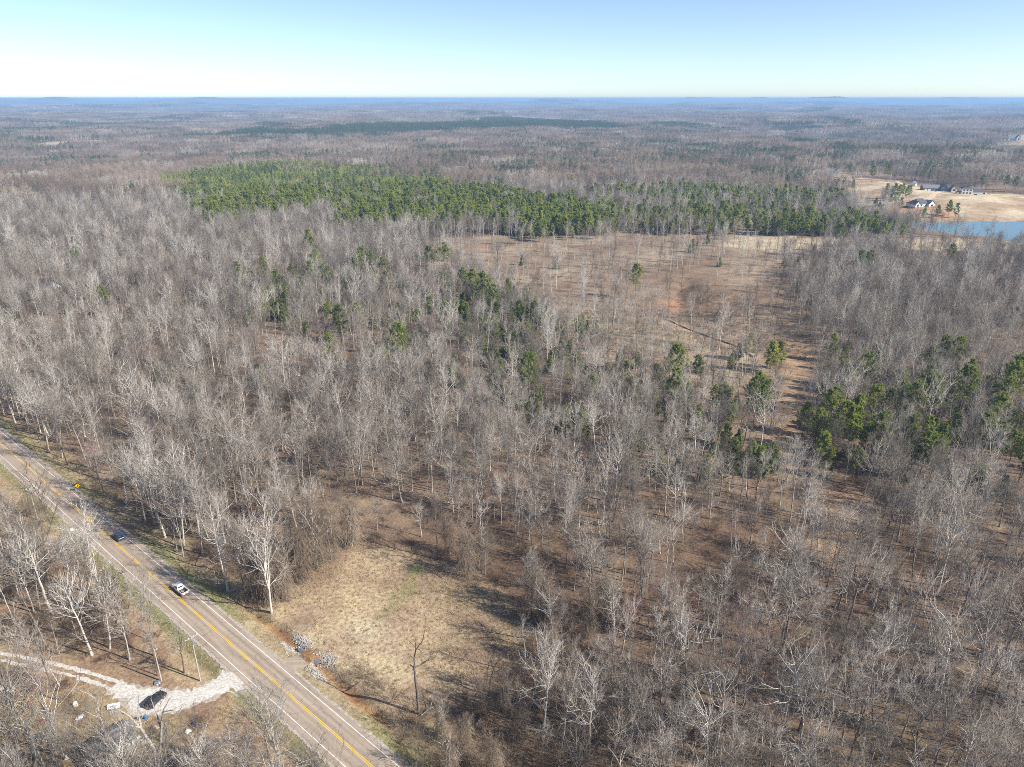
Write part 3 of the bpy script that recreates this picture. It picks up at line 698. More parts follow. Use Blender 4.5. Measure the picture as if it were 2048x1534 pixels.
def scatter(name, coll, X, Y, var, scl, label, cat, tilt=.05, sink=0.0, zs=None):
    n = len(X); g = np.random.default_rng(len(name) * 7 + n)
    me = bpy.data.meshes.new(name); me.vertices.add(n)
    me.vertices.foreach_set("co", np.stack([X, Y, height(X, Y) - sink], 1).astype(np.float32).ravel())
    rot = np.stack([g.normal(0, tilt, n), g.normal(0, tilt, n), g.uniform(0, 6.283, n)], 1)
    sc3 = np.stack([scl, scl, scl if zs is None else zs], 1)
    a = me.attributes.new("var", 'INT', 'POINT'); a.data.foreach_set("value", np.asarray(var, np.int32))
    a = me.attributes.new("rot", 'FLOAT_VECTOR', 'POINT'); a.data.foreach_set("vector", rot.astype(np.float32).ravel())
    a = me.attributes.new("scl", 'FLOAT_VECTOR', 'POINT'); a.data.foreach_set("vector", sc3.astype(np.float32).ravel())
    o = linkobj(name, me); tag(o, label, cat, kind='stuff')
    ng = bpy.data.node_groups.new(name + "_scatter", 'GeometryNodeTree')
    ng.interface.new_socket(name="Geometry", in_out='INPUT', socket_type='NodeSocketGeometry'); ng.interface.new_socket(name="Geometry", in_out='OUTPUT', socket_type='NodeSocketGeometry')
    N = ng.nodes; L = ng.links; gi = N.new("NodeGroupInput"); go = N.new("NodeGroupOutput")
    ip = N.new("GeometryNodeInstanceOnPoints"); ci = N.new("GeometryNodeCollectionInfo"); ci.inputs['Collection'].default_value = SRC[coll]
    ci.inputs['Separate Children'].default_value = True; ci.inputs['Reset Children'].default_value = True
    def na(nm, ty):
        q = N.new("GeometryNodeInputNamedAttribute"); q.data_type = ty; q.inputs['Name'].default_value = nm; return q.outputs['Attribute']
    L.new(gi.outputs[0], ip.inputs['Points']); L.new(ci.outputs[0], ip.inputs['Instance']); ip.inputs['Pick Instance'].default_value = True
    L.new(na("var", 'INT'), ip.inputs['Instance Index']); L.new(na("rot", 'FLOAT_VECTOR'), ip.inputs['Rotation']); L.new(na("scl", 'FLOAT_VECTOR'), ip.inputs['Scale'])
    L.new(ip.outputs[0], go.inputs[0]); md = o.modifiers.new("scatter", 'NODES'); md.node_group = ng
    return o

# ---- where plants may stand
def jgrid(cell, r0, r1, half, seed):
    g = np.random.default_rng(seed); n = int(2 * r1 / cell) + 2
    gx = (np.arange(n) - n / 2) * cell; gy = np.arange(int(r1 / cell) + 2) * cell
    X, Y = np.meshgrid(gx, gy); X = X + g.uniform(-.48, .48, X.shape) * cell; Y = Y + g.uniform(-.48, .48, X.shape) * cell
    X, Y = X.ravel(), Y.ravel(); d = np.hypot(X, Y); px, py = pix(X, Y, np.zeros_like(X))
    k = (d >= r0) & (d < r1) & (Y > 40) & (px > -230) & (px < 2330) & (py < 2250)
    return X[k], Y[k]
HOUSES = [(1875,381,24),(1945,387,24),(1838,408,22),(1660,346,20),(1826,370,10),(95,578,11),(216,1492,6.5)]
def open_ground(X, Y, margin=0.0):
    """0 = nothing grows here, 1 = dense wood"""
    s, n = road_sn(X, Y); w = np.ones(len(X))
    w[(n > -11.5 - margin) & (n < 9.6 + margin)] = 0
    w[(n <= -11.5) & (n > -40) & (np.abs(s - 100) < 400)] *= 1.0
    jit = 2.5 * wave(W3, X * 3, Y * 3)
    w[sdist(Z['clearing'], X, Y) < .5] = 0; w[(s > 186) & (s < 262) & (n > 0) & (n < 21)] = 0
    cd = sdist(Z['clearing'], X, Y); px0, py0 = pix(X, Y, np.zeros_like(X)); w[(cd < 17) & (px0 > 760) & (n > 0)] *= .28
    w[dline(DRIVE, X, Y) < 6 + margin] = 0; w[dline(DRIVE2, X, Y) < 3.2 + margin] = 0
    w[inpoly(Z['yard'], X, Y)] *= .9
    md = sdist(Z['meadow'], X, Y) + jit
    w *= np.where(md < -2, .20, 1)
    px, py = pix(X, Y, np.zeros_like(X))
    core = np.hypot((px - 1390) / 120, (py - 590) / 45) < 1; w[core & (md < 0)] *= .15
    w[(py < 506) & (md < 0) & (px > 1480)] *= .1
    w[(md < 0) & (px > 1100) & (px < 1500) & (py > 630)] *= 2.6
    w[dline(TRACK, X, Y) < 6] = 0; w[dline(CORR, X, Y) < 5.5 + jit] = 0
    for k in ('lake', 'pondfar'): w[sdist(Z[k], X, Y) < 3] = 0
    kn = inpoly(Z['knoll'], X, Y); w[kn] *= np.where((px[kn] < 1800) & (py[kn] > 384), .38, .0)
    w[inpoly(Z['houselot'], X, Y)] = 0; w[inpoly(Z['lotfar'], X, Y)] = 0
    for hx, hy, r in HOUSES:
        q = GH(hx, hy); w[np.hypot(X - q[0][0], Y - q[1][0]) < r] = 0
    f2 = wave(W1, X * 2.3 - 2000, Y * 1.5 + 700); w[(np.hypot(X, Y) > 1900) & (f2 > 2.1)] = 0
    return w
def pine_share(X, Y):
    sh = np.zeros(len(X)); kd = np.zeros(len(X), int)
    jx = X + 11 * wave(W3, X, Y); jy = Y + 20 * wave(W3, Y, X) + 8 * wave(W3, Y * 3, X * 3)
    for P, p, k in PINES:
        m = inpoly(P, jx, jy); sh[m] = p; kd[m] = {'old': 0, 'young': 1, 'far': 2}[k]
    return sh, kd

def orl(k, i):
    O = ['first','second','third','fourth','fifth','sixth','seventh','eighth','ninth','tenth','eleventh','twelfth','thirteenth','fourteenth','fifteenth','sixteenth','seventeenth','eighteenth','nineteenth','twentieth','twenty-first','twenty-second','twenty-third','twenty-fourth','twenty-fifth','twenty-sixth','twenty-seventh','twenty-eighth','twenty-ninth','thirtieth']
    if k == 1: return ''
    if k == 2: return ('left one of two', 'right one of two')[i]
    if k == 3: return ('leftmost of three', 'middle one of three', 'rightmost of three')[i]
    return (O[i] if i < len(O) else f'number {i + 1}') + ' from left'
def plant(name, meshes, x, y, H, H0, rz, label, cat, group, tilt=(0, 0), wide=1.0):
    """one tree: an empty at its foot with its parts"""
    r = linkobj(name, None, loc=(x, y, hz(x, y)), rz=rz, scl=(H / H0 * wide, H / H0 * wide, H / H0)); r.rotation_euler = (tilt[0], tilt[1], rz); r.empty_display_size = .5
    for pn, me in meshes: linkobj(pn, me, r)
    tag(r, label, cat, group); return r

# ---- pines and cedars one can pick out
PINE_LIST = [
 ('old', 'tall dark green pine in the clump left of the brown meadow', [(728,562,25),(745,567,22),(768,562,17)]),
 ('old', 'tall pine standing at the left end of the brown meadow', [(860,552,22),(880,546,19)]),
 ('old', 'tall narrow pine above the bright green thicket below the meadow', [(926,592,19),(946,604,21),(968,622,24),(986,642,22),(1040,652,15),(1068,648,14)]),
 ('old', 'lone narrow pine among bare trunks on the open slope', [(1156,682,14)]),
 ('young', 'light green pine beside the silt fence track', [(1497,722,15),(1540,746,16),(1557,738,14)]),
 ('old', 'tall pine at the top of the bare dirt corridor', [(1506,852,22),(1524,846,19),(1498,838,15)]),
 ('young', 'yellowish green pine below the open slope', [(1424,824,12),(1252,762,10),(1102,752,10)]),
 ('young', 'rounded pine on the far side of the dirt corridor', [(1660,724,15),(1684,744,14),(1722,822,12)]),
 ('old', 'dark pine in the isolated row within the right wood', [(1852,764,17),(1876,752,20),(1902,758,21),(1932,776,14)]),
 ('old', 'big dark pine cut by the right picture edge', [(2026,792,20),(2046,786,18)]),
 ('young', 'bushy pine in the big clump beside the dirt corridor', [(1604,872,14),(1640,934,14),(1652,956,12),(1680,884,17),(1694,900,18),(1706,872,17),(1728,914,14)]),
 ('young', 'green pine in the loose group left of the dark pines', [(1848,896,13),(1872,918,14),(1900,900,12)]),
 ('old', 'dark shaded pine of the lower right group', [(1950,916,16),(1984,936,18),(2010,950,17),(2036,966,19),(2044,906,20)]),
 ('sapling', 'small bright green young pine in the left middle wood', [(500,584,8),(514,606,7),(562,626,9),(576,614,9),(410,648,7),(650,590,7),(690,600,7)]),
 ('young', 'dark pine on the shore in front of the lake arm', [(1705,474,16),(1724,476,15),(1748,474,17),(1766,476,15),(1786,475,16),(1802,476,14)]),
 ('young', 'small pine on the red clay bank beside the lake', [(1846,440,13),(1874,436,14),(1896,432,17),(1910,436,16),(1800,422,15)]),
 ('old', 'tall pine in front of the wood on the house knoll', [(1743,364,24),(1772,364,25),(1962,382,22),(2010,380,20),(2028,384,21)]),
 ('young', 'pine of the dense grove beside the gravel lane', [(1772,396,18),(1780,400,17),(1788,396,18),(1796,399,18),(1804,394,17),(1812,398,16),(1818,394,14),(1790,408,14),(1780,410,13)]),
]
CEDAR_LIST = [
 ('olive green cedar below the bare dirt corridor', [(1466,958,12),(1484,950,9),(1448,938,7)]),
 ('narrow cedar under the bare trees below the meadow', [(1328,870,10),(1352,848,7),(1286,880,8)]),
 ('bushy cedar under bare trees in the right wood', [(1806,984,6),(1838,1010,10),(1866,996,8),(1746,898,9)]),
 ('small dark cedar standing in the open brown meadow', [(1393,500,8)]),
]
rp_ = np.random.default_rng(21)
def place_pines():
    for kind, lab, lst in PINE_LIST:
        lst = sorted(lst); k = len(lst)
        for i, (px, py, H) in enumerate(lst):
            x, y, z = GH(px, py); t = PINE[kind][int(rp_.integers(len(PINE[kind])))]; o_ = orl(k, i)
            plant('pine_tree', [('trunk', t[0]), ('crown', t[1])], x[0], y[0], H, t[2], rp_.uniform(0, 6), lab + (', ' + o_ if o_ else ''), 'pine tree', 'pines standing singly or in clumps')
    for lab, lst in CEDAR_LIST:
        lst = sorted(lst); k = len(lst)
        for i, (px, py, H) in enumerate(lst):
            x, y, z = GH(px, py); t = CEDAR[int(rp_.integers(2))]; o_ = orl(k, i)
            plant('cedar_tree', [('trunk', t[0]), ('crown', t[1])], x[0], y[0], H, t[2], rp_.uniform(0, 6), lab + (', ' + o_ if o_ else ''), 'cedar tree', 'cedars in the wood')
place_pines()
VINE_LIST = [
 ('vine draped tree on the upper left rim of the straw clearing', [(506,1196,15),(545,1206,17),(572,1200,14),(606,1160,17),(636,1136,16),(662,1120,18),(704,1092,15)]),
 ('vine draped tree at the top right rim of the straw clearing', [(900,1108,13),(936,1156,16),(958,1140,12)]),
 ('low vine smothered tree in the tangle below the clearing', [(880,1470,8),(930,1500,9),(960,1440,9),(1010,1420,9),(1040,1480,10),(900,1560,10),(990,1560,10),(1080,1420,10)]),
 ('brown vine covered tree right of the straw clearing', [(1066,1212,15),(1088,1246,14),(1130,1268,13),(1172,1276,13),(1204,1240,14),(1244,1262,12),(1098,1330,13)]),
]
for lab, lst in VINE_LIST:
    lst = sorted(lst)
    for i, (px, py, H) in enumerate(lst):
        x, y, z = GH(px, py); t = VINE[int(rp_.integers(4))]
        plant('vine_draped_tree', [('trunk', t[0]), ('crown', t[1]), ('hanging_vines', t[2])], x[0], y[0], H, t[3], rp_.uniform(0, 6), lab + ', ' + orl(len(lst), i), 'tree', 'vine draped trees round the clearing')

# ---- the wood: near trees one by one, the rest as a mass
ANCH = [
 (60,1010,'below the road at the left edge'),(120,1120,'below the road opposite the dark blue car'),(200,1260,'on the slope between road and farm track'),
 (60,1240,'above the farm track at the left edge'),(300,1290,'in the brush beside the wooden power pole'),(60,1440,'in the junk yard, lower left corner'),
 (160,1580,'in the yard below the white panels'),(330,1500,'beside the gravel driveway in the yard'),(480,1480,'between gravel driveway and road bottom'),(620,1600,'at the bottom edge left of the road'),
 (40,860,'on the upper roadside, far left'),(130,930,'on the upper roadside left of the sign'),(230,1010,'on the upper roadside right of the sign'),(330,1080,'on the upper roadside above the blue car'),
 (420,1150,'on the upper roadside above the white pickup'),(480,1090,'behind the roadside trees above the pickup'),(640,1060,'in the wood above left of the clearing'),(800,1050,'in the wood above the clearing centre'),
 (960,1080,'in the wood above right of the clearing'),(1100,1130,'in the wood right of the clearing top'),(1240,1120,'in the middle wood below the cedars'),(1400,1130,'in the wood left of the corridor foot'),
 (1560,1130,'at the dirt corridor foot'),(1720,1130,'right of the dirt corridor foot'),(1880,1130,'in the right wood under the dark pines'),(2010,1140,'at the right edge under the dark pines'),
 (1180,1230,'among vines right of the clearing'),(1340,1240,'right of the vine covered trees'),(1500,1240,'in the open part of the right wood'),(1660,1240,'in the right wood, upper middle'),
 (1830,1240,'in the right wood, upper right'),(1990,1250,'at the right edge of the wood, upper'),(1080,1380,'in the tangle right of the dead snag'),(1240,1370,'in the lower wood right of the clearing'),
 (1400,1370,'in the lower right wood, left part'),(1560,1380,'in the lower right wood, centre'),(1720,1380,'in the lower right wood, right of centre'),(1880,1380,'in the lower right wood, right part'),
 (2010,1390,'at the right edge of the lower wood'),(960,1560,'at the bottom edge below the clearing'),(1120,1540,'at the bottom edge near the fallen logs'),(1290,1530,'at the bottom edge, right of the logs'),
 (1460,1530,'at the bottom edge, middle right'),(1630,1530,'at the bottom edge of the right wood'),(1800,1530,'near the lower right corner'),(1980,1540,'in the lower right corner'),
]
SW = {'tall': 'tall grey', 'spread': 'broad grey', 'slender': 'slender pale', 'forked': 'forked grey'}
def woods():
    g = np.random.default_rng(33)
    X, Y = jgrid(4.75, 45, 1000, 50, 34)
    w = open_ground(X, Y); sh, kd = pine_share(X, Y)
    clump = np.clip(.80 + .34 * wave(W3, X * .9 + 30, Y * .9), .28, 1)
    keep = (g.random(len(X)) < w * clump) & (w > 0)
    X, Y, w, sh, kd = X[keep], Y[keep], w[keep], sh[keep], kd[keep]
    k = np.ones(len(X), bool)
    for kind, lab, lst in PINE_LIST + [('', '', [(353, 1186, 0), (234, 1078, 0), (160, 984, 0), (838, 1428, 0), (852, 1420, 0), (400, 1362, 0), (76, 1040, 0), (455, 1364, 0), (430, 1376, 0), (405, 1386, 0), (380, 1394, 0), (350, 1402, 0), (312, 1405, 0), (250, 1384, 0), (10, 1370, 0), (95, 590, 0), (115, 590, 0), (610, 1330, 0), (985, 1392, 0)])]:
        for qx, qy, H in lst:
            p = GH(qx, qy); c = np.array([p[0][0], p[1][0]]); u = -c / np.linalg.norm(c); dx, dy = X - c[0], Y - c[1]; al = dx * u[0] + dy * u[1]; la = np.abs(dx * u[1] - dy * u[0])
            near_ = H == 0; k &= ~((np.hypot(dx, dy) < (4.5 if near_ else 3.2)) | ((al > 0) & (al < (26 if near_ else 13)) & (la < (4.5 if near_ else 3.0))))
    X, Y, w, sh, kd = X[k], Y[k], w[k], sh[k], kd[k]
    n = len(X); d = np.hypot(X, Y); px, py = pix(X, Y, np.zeros(n))
    isp = (g.random(n) < sh)
    # young green pines under the bare trees of the middle wood
    und = inpoly(PG([(470,560),(900,565),(1100,600),(1300,740),(1500,810),(1580,960),(1480,1000),(1200,900),(1000,830),(860,780),(640,700),(470,640)]), X, Y)
    dense = inpoly(PG([(890,590),(1090,600),(1095,690),(1010,770),(930,700)]), X, Y); rw = inpoly(PG([(1560,760),(1760,760),(2100,800),(2100,1010),(1760,1010),(1560,960)]), X, Y)
    sp = (~isp) & (g.random(n) < np.where(dense, .62, np.where(und, .16 + .26 * np.clip(wave(W3, X * .7, Y * .7 + 80), 0, 1), np.where(rw, .30 + .14 * np.clip(wave(W3, X * .6, Y * .6), -1, 1), .022)))) & (d > 200)
    big = sp & rw & (g.random(n) < .45) | sp & (~dense) & (g.random(n) < .15); sp = sp & ~big; isp = isp | big; kd = np.where(big, 0, kd)
    # --- bare trees
    b = np.where(~isp & ~sp)[0]
    s_, n_ = road_sn(X, Y)
    var = g.choice(15, n, p=[.07,.07,.08,.06,.08,.06,.06,.11,.11,.04,.05,.09,.04,.05,.03]); 
    lowleft = (n_ < -9) & (d < 300); var = np.where(lowleft & (g.random(n) < .7), g.choice([0, 1, 3, 9], n), var)
    md = inpoly(Z['meadow'], X, Y); var = np.where(md, g.choice([7, 8, 7, 8, 11, 4, 2, 1], n), var)
    sc = np.clip(g.normal(.80, .16, n), .42, 1.12) * np.where(d > 300, 1.0, 1.0); sc = np.where(md, np.clip(sc * 1.32, .85, 1.25), sc)
    rimz = (n_ > 9) & (n_ < 15); var = np.where(rimz, g.choice([0, 1, 3, 9, 2], n), var); sc = np.where(rimz, g.uniform(.85, 1.08, n), sc)
    wd_ = np.clip(g.normal(.80, .14, n) + .13 * (1 - sstep(190, 300, d)), .5, 1.2); wd_ = np.where(md, wd_ * .8, wd_)
    tx, ty = pix(X, Y, np.full(n, 18.0))
    vis = (tx > -40) & (tx < 2090) & (ty < 1560)
    rim = (n_ > 9) & (n_ < 14.5) & (py > 830) & (px > -20) & (px < 560)
    cand = [i for i in b if vis[i]]; cand.sort(key=lambda i: d[i] - (500 if rim[i] else 0)); near = cand[:300]; nears = set(near)
    red = g.random(n) < .05
    cells = {}
    for i in near:
        if rim[i]: a = min((10, 11, 12, 13, 14), key=lambda q: abs(ANCH[q][0] - px[i]))
        else:
            ok = [q for q in range(len(ANCH)) if not 10 <= q <= 14]
            a = min(ok, key=lambda q: (ANCH[q][0] - px[i]) ** 2 + (1.3 * (ANCH[q][1] - min(py[i], 1600))) ** 2 + (1e7 if (q < 10) != (n_[i] < 0) else 0))
        v = var[i]; key = (a, bool(red[i]), BARE[v][3]); cells.setdefault(key, []).append(i)
    for (a, rd_, st), li in sorted(cells.items()):
        li.sort(key=lambda i: px[i])
        for k, i in enumerate(li):
            v = BARE[var[i]]; o_ = orl(len(li), k)
            lab = f"{'reddish ' + st.replace('spread', 'broad') if rd_ else SW[st]} bare tree {ANCH[a][2]}" + (', ' + o_ if o_ else '')
            plant('bare_tree', [('trunk', v[0]), ('crown', v[2] if rd_ else v[1])], float(X[i]), float(Y[i]), v[4] * sc[i], v[4], g.uniform(0, 6.28), lab, 'tree', 'bare trees of the near wood', (g.normal(0, .04), g.normal(0, .04)), wd_[i])
    rest = np.array([i for i in b if i not in nears])
    scatter('bare_forest', 'bare', X[rest], Y[rest], var[rest], sc[rest] * wd_[rest], 'leafless grey wood stretching behind the near trees', 'forest', .04, 0.0, sc[rest])
    for kind, m in (('old', isp & (kd == 0)), ('young', isp & (kd > 0)), ('sapling', sp)):
        i = np.where(m)[0]; nm = {'old': 'pine_forest', 'young': 'pine_plantation', 'sapling': 'pine_undergrowth'}[kind]
        scatter(nm, 'pine_' + kind, X[i], Y[i], g.integers(0, len(PINE[kind]), len(i)), g.uniform(.7, 1.25, len(i)) * {'old': .92, 'young': 1.12, 'sapling': 1.15}[kind],
                {'old': 'scattered pines mixed through the bare woods', 'young': 'dense green pine plantation beyond the meadow', 'sapling': 'young green pines growing under the bare trees'}[kind], 'pines', .03)
    # --- brush on the forest floor
    X, Y = jgrid(3.7, 45, 560, 50, 35); w = open_ground(X, Y); s_, n_ = road_sn(X, Y); px, py = pix(X, Y, np.zeros(len(X)))
    tangle = inpoly(PG([(770,1470),(840,1440),(910,1404),(1000,1376),(1060,1290),(1180,1290),(1260,1400),(1240,1700),(860,1800),(820,1540)]), X, Y)
    tangle |= (n_ > 10.4) & (n_ < 15) & (s_ > 192) & (s_ < 262)
    lw = (n_ < -11) & (w > 0)
    pr = np.where(w > 0, (.40 + .24 * np.clip(wave(W3, X * 1.3 + 70, Y * 1.3), -1, 1)) * np.clip(w, .2, 1), 0) + tangle * .85 + lw * np.where(dline(DRIVE, X, Y) > 7, .62, 0)
    pr = np.where((n_ < -8.5) & (n_ > -14) & (dline(DRIVE, X, Y) > 8), .5, pr); pr = np.where((n_ > 9) & (n_ < 11.5) & (sdist(Z['clearing'], X, Y) > 1), .8, pr)
    edge = np.abs(sdist(Z['clearing'], X, Y) - 2.5) < 2.5; pr = np.where(edge & (n_ > 11), np.where(px > 760, .45, .7), pr)
    pr = np.where((n_ > 10.2) & (n_ < 14) & (s_ > 190) & (s_ < 260), .8, pr)
    gul = inpoly(PG([(1360,560),(1470,590),(1550,640),(1640,690),(1600,730),(1500,690),(1400,655),(1350,620)]), X, Y); pr = np.where(gul, .55, pr)
    k = np.random.default_rng(36).random(len(X)) < pr; i = np.where(k)[0]; gg = np.random.default_rng(37)
    scatter('undergrowth', 'shrub', X[i], Y[i], np.where(tangle[i], gg.choice([0, 2, 4], len(i)), gg.choice(5, len(i), p=[.28,.24,.16,.17,.15])), gg.uniform(.7, 1.25, len(i)) * np.where(tangle[i], 1.1, 1), 'brown leafless brush and saplings on the forest floor', 'undergrowth', .1)
    # --- grass
    X, Y = jgrid(.62, 60, 330, 50, 38); s_, n_ = road_sn(X, Y); an = np.abs(n_); cl = sdist(Z['clearing'], X, Y); yd = inpoly(Z['yard'], X, Y); gg = np.random.default_rng(39); r = gg.random(len(X))
    dd = np.minimum(dline(DRIVE, X, Y) - 4, dline(DRIVE2, X, Y) - 1.2)
    nb = wave(W3, X * 2, Y * 2 - 400)
    apron = ((np.abs(s_ - CUL_S) < 2.6) & (n_ > 0) & (n_ < 8.8)) | ((np.abs(n_ - ditch_n(s_)) < 1.2) & (s_ > 160) & (s_ < 205) & (np.abs(s_ - CUL_S) > 3))
    ok = (dd > .6) & ~apron & (an > 5.7)
    st = ok & (((cl < 1) & (r < .42 + .2 * nb)) | ((an < 13) & (r < .22)) | (yd & (r < .3)))
    gr = ok & ~st & (((an < 9) & (r < .5) & (nb > -.5)) | ((dline(PG([(835,1128),(808,1185),(740,1250),(690,1280)]), X, Y) < 1.5) & (r < .35)))
    i = np.where(st)[0]; scatter('dry_grass', 'tuft', X[i], Y[i], gg.choice(4, len(i), p=[.4,.2,.3,.1]), gg.uniform(.6, 1.2, len(i)), 'straw coloured dry grass tufts in the clearing and verges', 'grass', .15)
    i = np.where(gr)[0]; scatter('green_grass', 'sedge', X[i], Y[i], gg.integers(0, 2, len(i)), gg.uniform(.6, 1.2, len(i)), 'greenish grass tufts along the road verge', 'grass', .15)
    # --- far country
    def patches(cell, r0, r1, seed, sxy, sz):
        X, Y = jgrid(cell, r0, r1, 44, seed); w = open_ground(X, Y); k = w > .5; return X[k], Y[k]
    XA, YA, SA, ZA = [], [], [], []
    for cell, r0, r1, sd, q, qz in ((54, 985, 3200, 41, 1.0, 1.0), (95, 3200, 7000, 42, 1.85, 1.1), (230, 7000, 15000, 43, 4.4, 1.3)):
        x, y = patches(cell, r0, r1, sd, q, qz); XA.append(x); YA.append(y); SA.append(np.full(len(x), q)); ZA.append(np.full(len(x), qz))
    X, Y, S_, ZS = map(np.concatenate, (XA, YA, SA, ZA)); sh, kd = pine_share(X, Y); d = np.hypot(X, Y)
    f1 = wave(W1, X * 1.9 + 900, Y * 1.2); sh = np.where((d > 1500) & (f1 > .4), np.maximum(sh, .8), np.maximum(sh, .03))
    sh = np.where(kd < 1, sh * .35, sh)
    isp = np.random.default_rng(44).random(len(X)) < sh; gg = np.random.default_rng(45); b = np.where(~isp)[0]; p = np.where(isp)[0]
    scatter('far_forest', 'farbare', X[b], Y[b], gg.integers(0, 5, len(b)), S_[b], 'hazy grey leafless woods reaching to the horizon', 'forest', 0.0, .3, ZS[b] * gg.uniform(.85, 1.1, len(b)))
    scatter('far_pines', 'farpine', X[p], Y[p], np.where(kd[p] == 1, 0, gg.integers(1, 3, len(p))), S_[p], 'dark green pine stands in the far country', 'pines', 0.0, .3, ZS[p] * np.where(kd[p] == 2, .85, 1.0))
    X, Y = jgrid(26, 985, 3600, 44, 46); w = open_ground(X, Y); sh, kd = pine_share(X, Y); gg = np.random.default_rng(47); f1 = wave(W1, X * 3.1 + 300, Y * 3.1)
    pr = np.where(sh > 0, .75 * sh, .04 + .5 * sstep(.1, 1.1, f1)); i = np.where((w > .5) & (gg.random(len(X)) < pr))[0]
    scatter('far_pine_clumps', 'pineclump', X[i], Y[i], gg.choice(4, len(i), p=[.3,.25,.2,.25]), gg.uniform(.9, 1.3, len(i)), 'dark pine crowns dotted through the far grey woods', 'pines', 0.0, .3)
woods()

# ------------------------------------------------------------------ built things
class MB:
    def __init__(s): s.v = []; s.f = []
    def add(s, vs, fs):
        k = len(s.v); s.v += [tuple(map(float, p)) for p in vs]; s.f += [tuple(i + k for i in f) for f in fs]; return s
    def box(s, c, d, taper=1.0, rz=0.0):
        x, y, z = c; a, b, h = d[0] / 2, d[1] / 2, d[2] / 2; cs, sn = math.cos(rz), math.sin(rz); V = []
        for zz, q in ((-h, 1), (h, taper)):
            for sx, sy in ((-1, -1), (1, -1), (1, 1), (-1, 1)):
                px_, py_ = sx * a * q, sy * b * q; V.append((x + px_ * cs - py_ * sn, y + px_ * sn + py_ * cs, z + zz))
        return s.add(V, [(3, 2, 1, 0), (4, 5, 6, 7), (0, 1, 5, 4), (1, 2, 6, 5), (2, 3, 7, 6), (3, 0, 4, 7)])
    def prism(s, prof, y0, y1, top=None, inset=0.0):
        """side profile (x, z) extruded across y; points above z = top draw in by inset"""
        n = len(prof); V = []
        for sg, yy in ((-1, y0), (1, y1)):
            for x, z in prof: V.append((x, yy + (-sg * inset if (top is not None and z > top) else 0), z))
        F = [tuple(range(n)), tuple(range(2 * n - 1, n - 1, -1))] + [(i, i + n, (i + 1) % n + n, (i + 1) % n) for i in range(n)]
        return s.add(V, F)
    def tube(s, p0, p1, r0, r1=None, n=8, caps=True):
        r1 = r0 if r1 is None else r1; p0 = np.array(p0, float); p1 = np.array(p1, float); u, v = frame(unit(p1 - p0)[None]); u, v = u[0], v[0]
        V = [p + r * (math.cos(a) * u + math.sin(a) * v) for p, r in ((p0, r0), (p1, r1)) for a in np.arange(n) * 2 * math.pi / n]
        F = [(i, (i + 1) % n, (i + 1) % n + n, i + n) for i in range(n)]
        if caps: F += [tuple(range(n - 1, -1, -1)), tuple(range(n, 2 * n))]
        return s.add(V, F)
    def build(s, name, mat, parent=None, bevel=0.0, smooth=False):
        me = bpy.data.meshes.new(name); me.from_pydata(s.v, [], s.f); me.materials.append(mat)
        import bmesh
        bm = bmesh.new(); bm.from_mesh(me); bmesh.ops.recalc_face_normals(bm, faces=bm.faces)
        if bevel: bmesh.ops.bevel(bm, geom=list(bm.edges), offset=bevel, segments=2, affect='EDGES', profile=.6)
        bm.to_mesh(me); bm.free()
        if smooth or bevel:
            for p in me.polygons: p.use_smooth = bool(smooth)
        return linkobj(name, me, parent)

